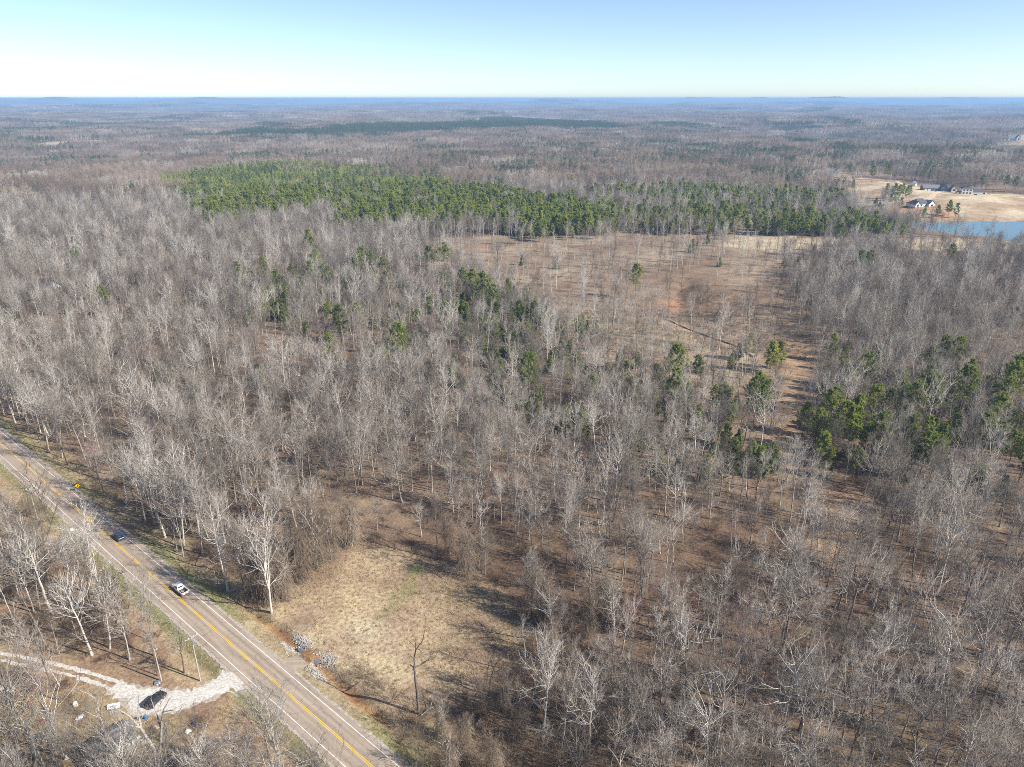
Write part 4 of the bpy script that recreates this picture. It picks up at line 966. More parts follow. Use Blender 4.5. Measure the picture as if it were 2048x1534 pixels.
def vehicle(name, kind, paint, x, y, z, yaw, label, cat):
    r = linkobj(name, None, loc=(x, y, z), rz=yaw); tag(r, label, cat)
    W = {'pickup': 1.0, 'suv': .95, 'sedan': .91}[kind]; P = M[paint]; wz = .38 if kind != 'sedan' else .33
    if kind == 'pickup':
        MB().prism([(-.35,.45),(2.75,.45),(2.9,.6),(2.88,.95),(2.75,1.08),(1.45,1.16),(-.35,1.16)], -W, W, 1.0, .06).build('body', P, r, .05)
        MB().prism([(-.35,1.165),(1.40,1.165),(.68,1.83),(-.15,1.85),(-.33,1.78)], -W + .07, W - .07, 1.5, .16).build('cab', P, r, .05)
        MB().box((-1.62, 0, .56), (2.5, 1.7, .12)).build('bed_floor', M['black'], r)
        for sg in (-1, 1): MB().box((-1.62, sg * .93, .80), (2.54, .14, .70)).build('bed_side', P, r, .03)
        MB().box((-2.86, 0, .83), (.09, 1.74, .58)).build('tailgate', P, r, .025)
        MB().box((-2.98, 0, .52), (.16, 1.85, .2)).build('rear_bumper', M['rim'], r, .03); MB().box((2.92, 0, .52), (.14, 1.85, .26)).build('front_bumper', M['rim'], r, .03)
        MB().add([(1.30,-.74,1.24),(1.30,.74,1.24),(.74,.66,1.77),(.74,-.66,1.77)], [(0,1,2,3)]).build('windscreen', M['glass'], r)
        MB().add([(-.365,-.66,1.30),(-.365,.66,1.30),(-.348,.60,1.66),(-.348,-.60,1.66)], [(3,2,1,0)]).build('rear_window', M['glass'], r)
        ends = (1.85, -1.85); tl = (-2.905, .86); hl = (2.86, .72); sw = [(-.25, .32), (.38, 1.02)]; sz = (1.25, 1.68)
        MB().box((-1.5, .2, .72), (.7, .5, .2), rz=.3).build('cargo_box', M['wall_tan'], r, .02)
    else:
        if kind == 'suv': up = [(-2.2,1.02),(1.15,1.02),(.45,1.66),(-1.9,1.70),(-2.15,1.55)]; lo = [(-2.35,.42),(2.2,.42),(2.35,.6),(2.3,.9),(1.2,1.05),(-2.3,1.05),(-2.38,.8)]
        else: up = [(-1.75,.88),(1.05,.88),(.35,1.38),(-.95,1.40)]; lo = [(-2.3,.38),(2.2,.38),(2.3,.5),(2.25,.72),(1.1,.9),(-1.75,.92),(-2.3,.86)]
        MB().prism(lo, -W, W, .8, .05).build('body', P, r, .05); MB().prism(up, -W + .08, W - .08, 1.2, .17).build('cabin', P, r, .04)
        a, b = up[1], up[2]; e, f = up[0], up[3] if kind == 'sedan' else up[4]
        q = .03
        MB().add([(a[0]-.08+q,-.70,a[1]+.09),(a[0]-.08+q,.70,a[1]+.09),(b[0]+.1+q,.62,b[1]-.07),(b[0]+.1+q,-.62,b[1]-.07)], [(0,1,2,3)]).build('windscreen', M['glass'], r)
        MB().add([(e[0]+.03-q,-.66,e[1]+.10),(e[0]+.03-q,.66,e[1]+.10),(f[0]-q*1.5,.56,f[1]-.05),(f[0]-q*1.5,-.56,f[1]-.05)], [(3,2,1,0)]).build('rear_window', M['glass'], r)
        ends = (1.42, -1.42); tl = (e[0] - .18 if kind == 'suv' else -2.31, .78); hl = (2.28, .68); sw = [(-1.6, -.55), (-.45, .5)] if kind == 'suv' else [(-1.1, -.3), (-.2, .5)]; sz = (up[0][1] + .1, up[2][1] - .1)
    for sg in (-1, 1):
        for x0, x1 in sw:
            y0, y1 = sg * (W - .055), sg * (W - .20)
            MB().add([(x0, y0, sz[0]), (x1, y0, sz[0]), (x1 - .12, y1, sz[1]), (x0 + .03, y1, sz[1])], [(0, 1, 2, 3)]).build('side_window', M['glass'], r)
        MB().box((tl[0] - .01, sg * tl[1], .88), (.08, .17, .34)).build('tail_light', M['tail'], r, .01)
        MB().box((hl[0], sg * hl[1], .82 if kind != 'sedan' else .66), (.1, .36, .18)).build('headlight', M['lamp'], r, .02)
        MB().box((sw[-1][1] + .1, sg * (W + .12), sz[0] + .05), (.14, .22, .16)).build('mirror', M['black'], r, .02)
        for xx in ends:
            w = MB().tube((xx, sg * (W - .22), wz), (xx, sg * (W + .02), wz), wz, n=16).build('wheel', M['rubber'], r); MB().tube((xx, sg * (W + .015), wz), (xx, sg * (W + .035), wz), wz * .6, n=12).build('rim', M['rim'], w)
    return r
def on_lane(px, py): 
    s, n = road_sn(*plane_pt(px, py)); return float(s)
yaw_away = math.atan2(-RD[1], -RD[0])
sx, sy = road_xy(on_lane(353, 1186), 1.75); vehicle('pickup_truck', 'pickup', 'car_white', sx, sy, .01, yaw_away, 'white pickup truck with open black bed driving on the road', 'pickup')
sx, sy = road_xy(on_lane(234, 1078), 1.75); vehicle('car', 'suv', 'car_blue', sx, sy, .01, yaw_away, 'dark blue car on the road in tree shadows ahead of the pickup', 'car')
def park(px, py, kind, paint, yaw, label, cat, name='car'):
    x, y, z = GH(px, py); vehicle(name, kind, paint, x[0], y[0], z[0] + .03, yaw, label, cat)
park(312, 1404, 'suv', 'car_dark', 1.2, 'black car parked on the gravel behind the big bare tree', 'car')
park(6, 1358, 'sedan', 'car_red', .35, 'dark red car in the yard cut by the left edge', 'car')
park(8, 1384, 'sedan', 'car_white', .25, 'white car in the yard below the dark red car', 'car')
park(1976, 389, 'suv', 'car_white', 2.8, 'white car beside the two storey white house', 'car'); park(1950, 392, 'suv', 'car_blue', 1.5, 'dark car in front of the white house garage', 'car')

def power_pole(px, py, H, arm, label, seed):
    x, y, z = GH(px, py); r = linkobj('power_pole', None, loc=(x[0], y[0], z[0]), rz=ROAD_YAW + math.pi / 2); tag(r, label, 'power pole', 'wooden power poles')
    MB().tube((0, 0, -.5), (0, 0, H), .17, .11, 10).build('pole', M['polewood'], r, smooth=False)
    if arm:
        MB().box((0, .16, H - .5), (2.9, .11, .13)).build('crossarm', M['polewood'], r)
        for q in (-1.3, -.55, .55, 1.3): MB().tube((q, .16, H - .43), (q, .16, H - .18), .06, .035, 8).build('insulator', M['white_board'], r)
        for q in (-1, 1): MB().tube((q * .85, .16, H - .55), (0, .13, H - 1.2), .025, n=5).build('brace', M['steel'], r)
        MB().tube((.02, -.34, H - 1.9), (.02, -.34, H - 1.0), .24, n=12).build('transformer', M['steel'], r)
    else:
        MB().box((.25, 0, H - .25), (.6, .12, .1)).build('lamp_arm', M['steel'], r); MB().tube((.55, 0, H - .35), (.55, 0, H - .2), .16, .1, 8).build('lamp_head', M['white_board'], r)
power_pole(401, 1362, 12.5, True, 'wooden power pole with crossarm beside the gravel driveway mouth', 1)
power_pole(323, 1362, 9.0, False, 'thin lamp pole in the brush left of the driveway mouth', 2)
power_pole(76, 1040, 11.5, True, 'wooden power pole below the road near the left edge', 3)
power_pole(1833, 371, 13, True, 'far power pole left of the long slate house', 4); power_pole(2036, 388, 15, True, 'far power pole at the right edge on the knoll', 5)

def sign(px, py, mat, label, diamond, face):
    x, y, z = GH(px, py); r = linkobj('road_sign', None, loc=(x[0], y[0], z[0]), rz=face); tag(r, label, 'road sign')
    MB().tube((0, .05, -.3), (0, .05, 2.7), .035, n=6).build('post', M['steel'], r)
    if diamond:
        h = .78; p = MB().add([(-h, 0, 2.3), (0, 0, 2.3 - h), (h, 0, 2.3), (0, 0, 2.3 + h), (-h, .03, 2.3), (0, .03, 2.3 - h), (h, .03, 2.3), (0, .03, 2.3 + h)], [(0,1,2,3),(7,6,5,4),(0,4,5,1),(1,5,6,2),(2,6,7,3),(3,7,4,0)]).build('sign_panel', mat, r)
        MB().box((.0, -.012, 2.15), (.13, .012, .62)).build('curve_arrow', M['black'], p); MB().add([(-.02,-.02,2.46),(.34,-.02,2.56),(.10,-.02,2.80)], [(0,1,2)]).build('arrow_head', M['black'], p)
    else: MB().box((0, 0, 2.2), (.75, .03, .9)).build('sign_panel', mat, r)
sign(158, 984, M['sign_yellow'], 'yellow diamond warning sign on the upper road verge', True, ROAD_YAW + 1.35)
sign(147, 1072, M['white_board'], 'small white sign on the lower road verge', False, ROAD_YAW + 1.35)

# culvert under the field entrance
def culvert():
    r = linkobj('culvert_pipe', None, loc=(*road_xy(CUL_S, 10.0), -1.0), rz=ROAD_YAW); tag(r, 'corrugated steel culvert pipe under the field entrance', 'culvert')
    g = Geo(); xs = np.linspace(-3.9, 3.9, 60); rad = .62 + .03 * np.sin(xs * 18); P = np.zeros((1, 60, 3)); P[0, :, 0] = xs; tubes(g, P, rad[None], 18)
    linkobj('pipe', g.mesh('pipe', [M['steel']], True), r)
    for sg in (-1, 1):
        m = MB(); n = 18
        V = [(sg * 3.9, math.cos(a) * q, math.sin(a) * q) for q in (.56, .70) for a in np.arange(n) * 2 * math.pi / n]; m.add(V, [(i, (i + 1) % n, (i + 1) % n + n, i + n) for i in range(n)]); m.build('pipe_rim', M['steel'], r)
culvert()
def stones(name, pts, label, seed, rmax=.26):
    g = np.random.default_rng(seed); G_ = Geo()
    base = np.array([(1,0,0),(-1,0,0),(0,1,0),(0,-1,0),(0,0,1),(0,0,-1),(.6,.6,.6),(-.6,.6,.5),(.6,-.6,.5),(-.6,-.6,.6)], float)
    tri = np.array([(4,0,6),(6,0,2),(4,6,2),(4,2,7),(7,2,1),(4,7,1),(4,1,9),(9,1,3),(4,9,3),(4,3,8),(8,3,0),(4,8,0),(5,2,0),(5,1,2),(5,3,1),(5,0,3)])
    for x, y in pts:
        q = base * g.uniform(.7, 1.2, (10, 1)) * g.uniform(.09, rmax) * g.uniform(.7, 1.3, 3) * [1, 1, .5]; a = g.uniform(0, 6.28); c, s = math.cos(a), math.sin(a)
        V = np.stack([q[:, 0] * c - q[:, 1] * s + x, q[:, 0] * s + q[:, 1] * c + y, q[:, 2] + hz(x, y) - .01 + g.uniform(-.05, .05)], 1); G_.add(V, tri)
    o = linkobj(name, G_.mesh(name, [M['stone']])); tag(o, label, 'rocks', kind='stuff')
gs_ = np.random.default_rng(70)
def cloud(px, py, a, b, n, rot=0):
    c = plane_pt(px, py); q = gs_.normal(0, 1, (n, 2)) * [a, b]; cs, sn = math.cos(ROAD_YAW + rot), math.sin(ROAD_YAW + rot); return [(c[0] + u * cs - v * sn, c[1] + u * sn + v * cs) for u, v in q]
def heap(s0, n0, a, b, n):
    q = gs_.normal(0, 1, (n, 2)); return [road_xy(s0 + u * a, n0 + v * b) for u, v in q]
stones('riprap', heap(187.0, 7.6, 1.7, .5, 240) + heap(185.0, 8.8, .6, .5, 80) + heap(185.6, 11.9, 1.2, .8, 190), 'white broken riprap stones round the near culvert mouth', 71)
stones('riprap', heap(175.4, 8.5, 1.9, .4, 190) + heap(176.0, 11.7, 1.5, .7, 240), 'white riprap stones round the far culvert mouth', 72)
for px, py, lab in ((572, 1305, 'pale flat rock patch on the verge by the culvert'),):
    stones('riprap', cloud(px, py, .7, .25, 25), lab, 73, .25)

# dead standing tree in the clearing
def limbs(name, lines, mat, label, cat, loc, twigs=0, seed=1, rz=0.0, group=None, tw=.02):
    g = np.random.default_rng(seed); r = linkobj(name, None, loc=loc, rz=rz); tag(r, label, cat, group); T, C = Geo(), Geo()
    for k, (pts, r0, r1) in enumerate(lines):
        P = np.array(pts, float); t = np.linspace(0, 1, len(P)); q = np.linspace(0, 1, max(6, len(P) * 3)); S = np.stack([np.interp(q, t, P[:, i]) for i in range(3)], 1); S[1:-1] += g.normal(0, .06 if r0 < .2 else .03, S[1:-1].shape)
        tubes(T, S[None], np.interp(q, [0, 1], [r0, r1])[None], 7)
        if twigs and k:
            p, d, _ = sprout(S[None], twigs, .25, 1., .8, g); l = g.uniform(.4, 1.6, len(p)); cones(C, p, p + d * l[:, None], tw); p2 = p + d * (l * .5)[:, None]; cones(C, p2, p2 + unit(d + g.normal(0, .7, d.shape)) * (l * .6)[:, None], tw * .7)
    linkobj('trunk', T.mesh('trunk', [mat], True), r)
    if twigs: linkobj('branches', C.mesh('branches', [mat]), r)
    return r
M['snagbark'] = plain('dead_snag_bark', (.15,.125,.105), .95, var=.35, scale=1.5)
x, y, z = GH(838, 1428)
limbs('dead_tree', [([(0,0,-.3),(-.1,0,6),(-.35,0,12.6)], .34, .22), ([(-.35,0,12.5),(-.2,.1,15),(.3,0,17.5),(.2,0,19)], .2, .09), ([(.3,0,17.3),(1.6,.3,19),(2.3,.2,22),(2.5,.2,25)], .12, .03), ([(-.35,0,12.5),(1.0,.6,12.9),(2.4,.5,14),(4.0,.8,14.6),(4.8,1.2,16.5)], .16, .04),
  ([(2.4,.5,14),(3.0,-.5,15.6),(3.4,-.3,17)], .07, .02), ([(-.35,0,12.5),(-1.6,.4,13),(-2.4,.2,14.6)], .12, .03), ([(.3,0,17.4),(1.2,-.6,17.6),(1.9,-.5,17.4)], .07, .02), ([(-.2,0,14.5),(-1.2,.5,15.6)], .06, .02)], M['snagbark'], 'leafless dead tree with broken crown standing alone in the clearing', 'tree', (x[0], y[0], z[0]), 7, 5)
x, y, z = GH(978, 1392)
limbs('leaning_snag', [([(0,0,-.2),(.3,.1,3.5),(1.0,.3,7)], .2, .1), ([(.3,.1,3.5),(-.4,.5,6),(.1,.6,9)], .12, .03), ([(1,.3,7),(1.8,.3,9),(3,.2,10.6)], .1, .02), ([(.8,.2,5.5),(2.4,.6,7),(3.4,.5,8.5)], .09, .02), ([(1,.3,7),(.6,.6,9),(1.2,.6,11)], .08, .02)], M['snagbark'], 'dark leaning snag at the lower right rim of the clearing', 'tree', (x[0], y[0], z[0]), 34, 6)
# big forked tree over the driveway
x, y, z = GH(330, 1560)
limbs('forked_tree', [([(0,0,-.3),(-.1,0,3.5),(-.3,.2,6.4)], .55, .42), ([(-.3,.2,6.3),(-1.4,.4,9.5),(-2.2,.2,13),(-4.2,.5,16),(-6.5,.4,18)], .34, .07), ([(-.3,.2,6.3),(.8,.3,9),(1.4,.6,13),(2.6,.3,17),(4.4,.5,20)], .34, .06), ([(1.3,.5,12),(1.0,.9,15),(.6,.8,19.5)], .18, .04),
  ([(-2.2,.2,13),(-2.4,1,16),(-1.6,1.1,20)], .2, .04), ([(.8,.3,9),(3.0,.0,10.4),(4.4,-.2,12.8)], .17, .04), ([(-1.4,.4,9.5),(-4.4,0,10.5),(-7,.4,11.4)], .17, .03), ([(2.6,.3,17),(5.0,-.4,18),(7,.2,19)], .12, .03), ([(-4.2,.5,16),(-6.4,1.4,15.6),(-8.4,1.2,16.4)], .1, .03), ([(1.4,.6,13),(3.6,1.4,14.5),(5.6,1.2,17)], .12, .03), ([(-2.2,.2,13),(-3.6,-1,15),(-4.4,-1.2,18)], .12, .03), ([(0,0,4),(2.2,.5,5),(3.6,1,6.6)], .14, .03)], M['deadwood'], 'big pale forked bare tree standing in front of the gravel driveway', 'tree', (x[0], y[0], z[0]), 30, 7)
for k, (px, py, ln, rz, lab) in enumerate(((1085, 1470, 9, -.35, 'bleached fallen trunk lying in the brush at the bottom'), (1150, 1520, 8, .5, 'pale fallen tree with many broken branches near the bottom edge'), (862, 1422, 5, .7, 'thin white fallen branch beside the dead tree'), (1520, 640, 0, 0, ''))):
    if not ln: continue
    x, y, z = GH(px, py)
    limbs('fallen_tree', [([(-ln/2,0,.5),(0,.2,.7),(ln/2,0,.35)], .24 if ln > 6 else .1, .07), ([(0,.2,.7),(1.5,1.5,1.6),(2.2,2.4,1.8)], .1, .02), ([(ln*.2,.1,.6),(ln*.3,-1.4,1.3),(ln*.45,-2.2,1.2)], .09, .02), ([(ln*.3,0,.5),(ln*.5,.9,1.4)], .07, .02), ([(-ln*.1,0,.6),(-.2,-1.6,1.8),(.8,-2.2,2.4)], .08, .02)], M['deadwood'], lab, 'fallen tree', (x[0], y[0], z[0]), 12, 8 + k, rz)
def brush_pile(px, py, n, rad, ln, mat, label, seed):
    g = np.random.default_rng(seed); x, y, z = GH(px, py); T = Geo(); a = g.uniform(0, 6.28, n); rr = rad * np.sqrt(g.random(n)); S = np.stack([np.cos(a) * rr * 1.6, np.sin(a) * rr, g.uniform(0, 1.6, n)], 1)
    d = np.stack([g.normal(0, 1, n), g.normal(0, 1, n), g.normal(.15, .35, n)], 1); P = poly(S, d, ln * g.uniform(.4, 1.2, n), 3, -.1, .12, g); tubes(T, P, g.uniform(.04, .16, n)[:, None] * np.linspace(1, .5, 4)[None], 5)
    p, dd, _ = sprout(P, 4, .3, 1, .7, g); cones(T, p, p + dd * g.uniform(.5, 2, len(p))[:, None], .04)
    o = linkobj('brush_pile', T.mesh('brush_pile', [mat]), loc=(x[0], y[0], z[0])); tag(o, label, 'brush pile')
brush_pile(1440, 640, 46, 7, 8, M['snagbark'], 'dark pile of felled trunks at the foot of the brown slope', 81)
brush_pile(1312, 532, 30, 5, 5, M['deadwood'], 'pale brush heap on the brown meadow below the treeline', 82)
brush_pile(1285, 688, 24, 4, 5, M['deadwood'], 'pale brush heap among trunks left of the silt fence', 83)
brush_pile(1600, 700, 40, 8, 6, M['snagbark'], 'dark brush heap at the top of the dirt corridor', 84)
def silt_fence():
    P = PG([(1330,640),(1375,660),(1420,676),(1470,692),(1510,717)]); seg = np.linalg.norm(np.diff(P, axis=0), axis=1); cum = np.concatenate([[0], np.cumsum(seg)]); t = np.arange(0, cum[-1], 3.0); X = np.interp(t, cum, P[:, 0]); Y = np.interp(t, cum, P[:, 1]); H = height(X, Y)
    r = linkobj('silt_fence', None, loc=(X[0], Y[0], H[0])); tag(r, 'long low black silt fence along the pale dirt track', 'fence'); V = []; k = len(X); rg = np.random.default_rng(4); o = np.array([X[0], Y[0], H[0]])
    for q in (0.0, .12):
        for zz in (-.1, .55): V += [np.array([X[i], Y[i] + q, H[i] + zz + (rg.normal(0, .18) if zz > 0 else 0)]) - o for i in range(k)]
    F = []
    for i in range(k - 1): F += [(i, i + 1, k + i + 1, k + i), (2 * k + i + 1, 2 * k + i, 3 * k + i, 3 * k + i + 1), (k + i, k + i + 1, 3 * k + i + 1, 3 * k + i)]
    MB().add(V, F).build('fabric', M['silt'], r)
    for i in range(0, k, 2): MB().box((X[i] - o[0], Y[i] - o[1] - .08, H[i] - o[2] + .45), (.1, .1, 1.3)).build('post', M['polewood'], r)
silt_fence()

# ---- houses
def house(name, px, py, yaw, blocks, label, cat='house'):
    """blocks: cx, cy, width, depth, wall height, roof rise, roof kind, ridge axis, wall material, roof material, openings"""
    x, y, z = GH(px, py); r = linkobj(name, None, loc=(x[0], y[0], z[0] - .2), rz=yaw); tag(r, label, cat)
    for cx, cy, w, d, h, rise, kind, ax, wm, rm, ops in blocks:
        m = MB(); m.box((cx, cy, h / 2), (w, d, h))
        if kind == 'gable':
            if ax == 'x': m.add([(cx - w/2, cy - d/2, h), (cx - w/2, cy + d/2, h), (cx - w/2, cy, h + rise), (cx + w/2, cy - d/2, h), (cx + w/2, cy + d/2, h), (cx + w/2, cy, h + rise)], [(0, 1, 2), (5, 4, 3)])
            else: m.add([(cx - w/2, cy - d/2, h), (cx + w/2, cy - d/2, h), (cx, cy - d/2, h + rise), (cx - w/2, cy + d/2, h), (cx + w/2, cy + d/2, h), (cx, cy + d/2, h + rise)], [(0, 1, 2), (5, 4, 3)])
        wl_ = m.build('wall', M[wm], r); o = .5; W2, D2 = w / 2 + o, d / 2 + o; e = h - o * rise / (d / 2 if ax == 'x' else w / 2) * .8; t = .22; rf = MB()
        if kind == 'gable' and ax == 'x': rf.add([(cx-W2,cy-D2,e),(cx+W2,cy-D2,e),(cx+W2,cy,h+rise),(cx-W2,cy,h+rise),(cx-W2,cy+D2,e),(cx+W2,cy+D2,e),(cx-W2,cy-D2,e+t),(cx+W2,cy-D2,e+t),(cx+W2,cy,h+rise+t),(cx-W2,cy,h+rise+t),(cx-W2,cy+D2,e+t),(cx+W2,cy+D2,e+t)], [(0,1,2,3),(3,2,5,4),(9,8,7,6),(10,11,8,9),(0,6,7,1),(4,5,11,10),(0,3,9,6),(3,4,10,9),(1,7,8,2),(2,8,11,5)])
        elif kind == 'gable': rf.add([(cx-W2,cy-D2,e),(cx-W2,cy+D2,e),(cx,cy+D2,h+rise),(cx,cy-D2,h+rise),(cx+W2,cy-D2,e),(cx+W2,cy+D2,e),(cx-W2,cy-D2,e+t),(cx-W2,cy+D2,e+t),(cx,cy+D2,h+rise+t),(cx,cy-D2,h+rise+t),(cx+W2,cy-D2,e+t),(cx+W2,cy+D2,e+t)], [(0,1,2,3),(3,2,5,4),(9,8,7,6),(10,11,8,9),(0,6,7,1),(4,5,11,10),(0,3,9,6),(3,4,10,9),(1,7,8,2),(2,8,11,5)])
        else:
            k = max(0.3, abs(w - d) / 2); a = (cx - k, cy, h + rise) if w > d else (cx, cy - k, h + rise); b = (cx + k, cy, h + rise) if w > d else (cx, cy + k, h + rise)
            V = [(cx-W2,cy-D2,h-.1),(cx+W2,cy-D2,h-.1),(cx+W2,cy+D2,h-.1),(cx-W2,cy+D2,h-.1),a,b]
            rf.add(V, [(0,1,5,4),(1,2,5),(2,3,4,5),(3,0,4),(3,2,1,0)] if w > d else [(0,1,4),(1,2,5,4),(2,3,5),(3,0,4,5),(3,2,1,0)])
        rf.build('roof', M[rm], r)
        for ox, oz, ow, oh, ot in ops:
            if ot == 'win':
                q = MB().box((cx + ox, cy - d/2 - .04, oz), (ow + .3, .10, oh + .3)).build('window', M['wall_white' if wm != 'wall_white' else 'wall_slate'], r); MB().box((cx + ox, cy - d/2 - .10, oz), (ow, .06, oh)).build('pane', M['glass'], q)
            else: MB().box((cx + ox, cy - d/2 - .05, oh / 2 + .1), (ow, .10, oh)).build('garage_door' if ot == 'gar' else 'door', M['wall_white' if ot == 'gar' else 'wall_tan'], r)
WIN = lambda xs, z, w=1.6, h=1.7: [(q, z, w, h, 'win') for q in xs]
house('ranch_house', 1873, 381.5, -.12, [(-9, 0, 22, 11, 4.2, 4.0, 'gable', 'x', 'wall_slate', 'roof_grey', [(-7.5, 0, 3.4, 3, 'gar'), (-3, 0, 3.4, 3, 'gar')] + WIN((2.5, 6.5), 2.4)), (6.5, -1.2, 9, 14, 4.6, 5.0, 'gable', 'y', 'wall_slate', 'roof_grey', WIN((-2, 2), 2.4, 2.2, 2.2)), (15, 0, 12, 11, 4.4, 4.4, 'gable', 'x', 'wall_slate', 'roof_grey', WIN((-3, 1, 4), 2.3)), (19, -1.5, 7, 14, 4.6, 4.4, 'gable', 'y', 'wall_white', 'roof_grey', WIN((0,), 2.3, 2.5, 2))], 'long slate coloured house with grey gabled roofs on the knoll')
house('two_storey_house', 1940, 388, -.2, [(-6, 0, 13, 11, 7.6, 3.4, 'hip', 'x', 'wall_white', 'roof_dark', WIN((-4, 0, 4), 2.0) + WIN((-4, 0, 4), 5.6)), (9, 1, 18, 10, 3.6, 3.4, 'hip', 'x', 'wall_white', 'roof_dark', [(-4, 0, 4, 2.8, 'gar'), (2, 0, 4, 2.8, 'gar')] + WIN((6.5,), 2)), (-14.5, -1.5, 6, 6, 3.0, .8, 'hip', 'x', 'wall_white', 'roof_grey', WIN((0,), 1.6))], 'white two storey house with hipped dark roof and low garage wing')
house('lake_house', 1836, 412, .35, [(0, 0, 22, 14, 3.6, 5.2, 'hip', 'x', 'wall_white', 'roof_dark', WIN((-7, -3, 4, 8), 1.9) + [(0.5, 0, 1.6, 2.4, 'door')]), (9, -6, 9, 9, 3.4, 3.8, 'gable', 'y', 'wall_white', 'roof_grey', WIN((0,), 1.8, 3, 1.8)), (-9, -4, 7, 7, 3.4, 3.2, 'gable', 'y', 'wall_white', 'roof_dark', WIN((0,), 1.8, 2.4, 1.6)), (17, -5, 12, 3.5, 1.2, .2, 'hip', 'x', 'wall_white', 'wall_white', [])], 'dark roofed house on red clay beside the lake')
house('cottage', 1664, 347, -.3, [(0, 0, 19, 11, 4.5, 4.6, 'gable', 'x', 'wall_white', 'roof_grey', WIN((-5, 5), 2.3)), (8, -3, 8, 10, 5.5, 4.2, 'gable', 'y', 'wall_white', 'roof_grey', WIN((0,), 3, 2.5, 2.5))], 'white cottage with grey roof left of the knoll')
house('tan_shed', 1639, 349, .3, [(0, 0, 13, 9, 3.0, 3.2, 'hip', 'x', 'wall_tan', 'roof_tan', [(0, 0, 3.5, 2.5, 'gar')])], 'tan roofed shed beside the white cottage', 'shed')
house('storage_barn', 1826, 371, .9, [(0, 0, 11, 8, 3.6, 2.6, 'gable', 'x', 'wall_white', 'roof_grey', [(0, 0, 4, 3, 'gar')])], 'white barn half hidden behind the knoll pine grove', 'barn')
house('far_house', 2026, 281, -.2, [(0, 0, 34, 18, 8, 8, 'gable', 'x', 'wall_white', 'roof_grey', WIN((-10, -3, 4, 11), 4, 3.5, 3.5)), (9, -6, 12, 16, 9, 7, 'gable', 'y', 'wall_white', 'roof_grey', WIN((0,), 5, 4, 4))], 'far white house above the small pond at the right edge')
house('dock_shed', 1978, 298, .1, [(0, 0, 26, 14, 4, 3, 'gable', 'x', 'wall_slate', 'roof_dark', [(0, 0, 6, 3.5, 'gar')])], 'far teal boat shed left of the small pond', 'shed')
house('woodland_house', 92, 582, .55, [(-3, 1, 14, 10, 3.6, 3.4, 'gable', 'x', 'wall_white', 'roof_dark', WIN((-4, 1), 1.9)), (6, -1, 7, 9, 4.2, 3.2, 'gable', 'y', 'wall_white', 'roof_grey', WIN((-1.5, 1.8), 2.0, 1.4, 1.6) + [(0, 0, 2.2, .9, 'door')]), (11.5, 1, 4, 6, 2.6, .9, 'gable', 'y', 'wall_rust', 'roof_tan', WIN((0,), 1.5, 1.2, 1))], 'white gabled house hidden in the left wood')
house('grey_shed', 222, 1500, .9, [(0, 0, 7.5, 5.5, 2.6, 1.6, 'gable', 'x', 'wall_white', 'roof_grey', WIN((-2,), 1.5, 1, .9) + [(1.4, 0, 1.1, 2.0, 'door')])], 'grey roofed shed under bare trees in the lower left yard', 'shed')

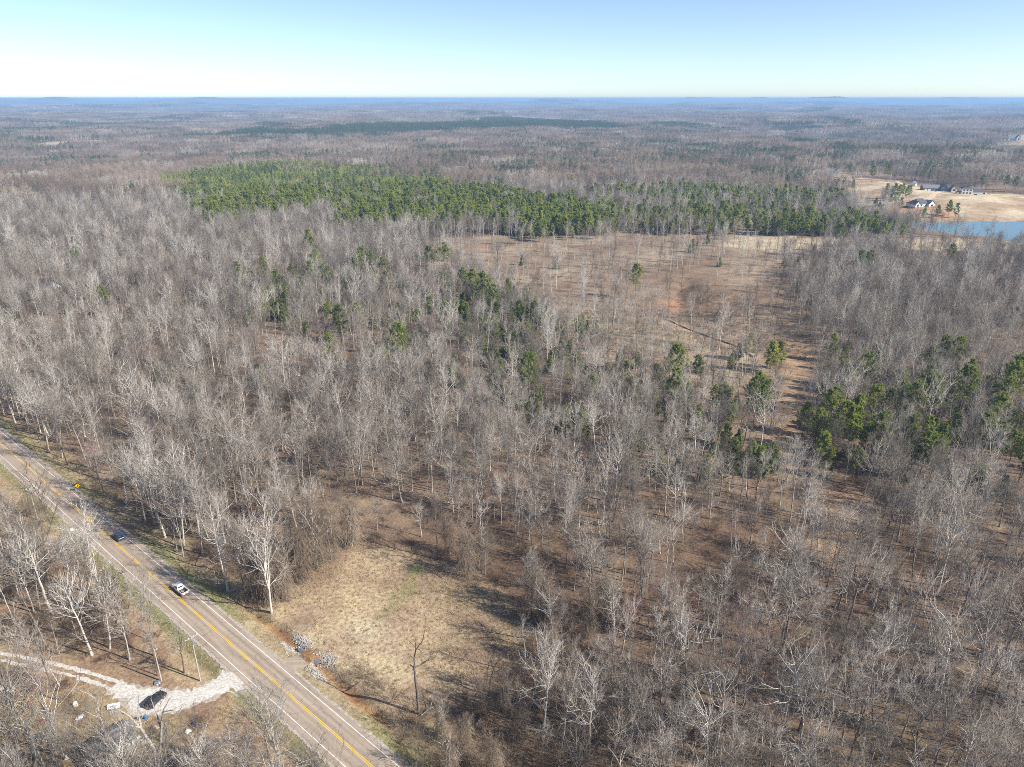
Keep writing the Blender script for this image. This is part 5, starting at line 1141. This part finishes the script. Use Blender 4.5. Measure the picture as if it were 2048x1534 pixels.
# ---- yard things
def yard():
    g = np.random.default_rng(90)
    def at(px, py): x, y, z = GH(px, py); return x[0], y[0], z[0]
    x, y, z = at(228, 1416); r = linkobj('leaning_billboard', None, loc=(x, y, z), rz=.25); tag(r, 'long white signboard leaning on legs in the yard grass', 'signboard')
    MB().add([(-1.2,-.4,.25),(1.2,-.4,.25),(1.2,.35,.95),(-1.2,.35,.95),(-1.2,-.36,.21),(1.2,-.36,.21),(1.2,.39,.91),(-1.2,.39,.91)], [(0,1,2,3),(7,6,5,4),(0,4,5,1),(1,5,6,2),(2,6,7,3),(3,7,4,0)]).build('sheet', M['white_board'], r); MB().add([(-.8,-.2,.47),(.9,-.2,.47),(.9,.05,.70),(-.8,.05,.70)], [(0,1,2,3)]).build('faded_print', plain('faded_grey_print', (.35,.37,.38), .6, var=.6, scale=6), r)
    for q in (-1, 1): MB().tube((q, .3, -.1), (q, .3, .88), .04, n=6).build('leg', M['steel'], r)
    x, y, z = at(152, 1412); r = linkobj('white_cabinet', None, loc=(x, y, z), rz=.5); tag(r, 'small white appliance standing in the yard', 'appliance'); MB().box((0, 0, .5), (.75, .7, 1.0)).build('cabinet', M['white_board'], r, .03); MB().box((0, -.36, .5), (.65, .02, .85)).build('door', M['wall_white'], r, .01); MB().box((.25, -.39, .6), (.03, .04, .3)).build('handle', M['black'], r)
    for k, (px, py, mt, lab) in enumerate(((291, 1437, 'blue_plastic', 'blue barrel in front of the gravel driveway'), (280, 1440, 'black', 'black barrel beside the blue barrel'))):
        x, y, z = at(px, py); r = linkobj('barrel', None, loc=(x, y, z)); tag(r, lab, 'barrel'); G_ = Geo(); P = np.zeros((1, 7, 3)); P[0, :, 2] = np.linspace(0, .9, 7); tubes(G_, P, np.array([[.27, .29, .30, .31, .30, .29, .27]]), 14); linkobj('shell', G_.mesh('shell', [M[mt]], True), r); MB().tube((0, 0, .88), (0, 0, .915), .28, n=14).build('lid', M[mt], r)
    J = [('tarp', 'red_plastic', 88, 1442, 'red tarp heap between bare trunks'), ('tarp', 'orange_plastic', 32, 1500, 'orange plastic heap in the lower left corner'), ('tarp', 'car_dark', 44, 1512, 'black plastic heap beside the orange one'), ('tarp', 'white_board', 160, 1436, 'white crumpled sheet in the yard grass'), ('tarp', 'white_board', 272, 1478, 'white crumpled sheets left of the forked tree'), ('tarp', 'car_blue', 70, 1475, 'blue grey tarp heap in the lower left yard'),
         ('tarp', 'white_board', 376, 1464, 'white plastic heap beside the red twigged bush'), ('tarp', 'car_blue', 388, 1450, 'grey blue tarp heap behind the red twigged bush'), ('tarp', 'wall_tan', 310, 1456, 'tan cardboard heap right of the blue barrel'), ('tarp', 'white_board', 30, 1528, 'white sheet heap at the bottom left corner'), ('tarp', 'steel', 315, 1366, 'pale sheet under the lamp pole')]
    for nm, mt, px, py, lab in J:
        x, y, z = at(px, py); n = 9; q = np.linspace(-.7, .7, n); A, B = np.meshgrid(q, q); Hh = np.clip(.55 - .7 * (A ** 2 + B ** 2) + g.normal(0, .09, A.shape), 0, 1); V = np.stack([A * g.uniform(.8, 1.3), B * g.uniform(.7, 1.1), Hh], -1).reshape(-1, 3); i = np.arange(n * n).reshape(n, n); F = np.stack([i[:-1, :-1], i[:-1, 1:], i[1:, 1:], i[1:, :-1]], -1).reshape(-1, 4)
        tag(linkobj(nm, np_mesh(nm, V, [F], [M[mt]]), loc=(x, y, z + .02), rz=g.uniform(0, 3)), lab, 'tarp')
    # red twigged bush
    x, y, z = at(430, 1560); b = BARE[5]; plant('red_twigged_tree', [('trunk', b[0]), ('crown', b[2])], x, y, 9.5, b[4], 1.0, 'low dark red twigged tree right of the forked tree', 'tree', None)
    x, y, z = at(470, 1500); plant('red_twigged_tree', [('trunk', b[0]), ('crown', b[2])], x, y, 6.5, b[4], 2.0, 'smaller dark red twigged tree nearer the road', 'tree', None)
yard()

# ------------------------------------------------------------------ haze
def haze():
    m = bpy.data.materials.new('thin_haze'); m.use_nodes = True; nt = m.node_tree
    for n in list(nt.nodes): nt.nodes.remove(n)
    v = nt.nodes.new("ShaderNodeVolumePrincipled"); v.inputs['Color'].default_value = (.42,.67,1.0,1); v.inputs['Density'].default_value = HAZE; v.inputs['Anisotropy'].default_value = .0
    o = nt.nodes.new("ShaderNodeOutputMaterial"); nt.links.new(v.outputs[0], o.inputs['Volume'])
    b = MB().box((0, 0, (-240 + 128) / 2), (68000, 68000, 240 + 128)).build('haze', m); b['kind'] = 'stuff'; tag(b, 'thin blue haze over the far country', 'haze')
HAZE = 1.15e-4
haze()
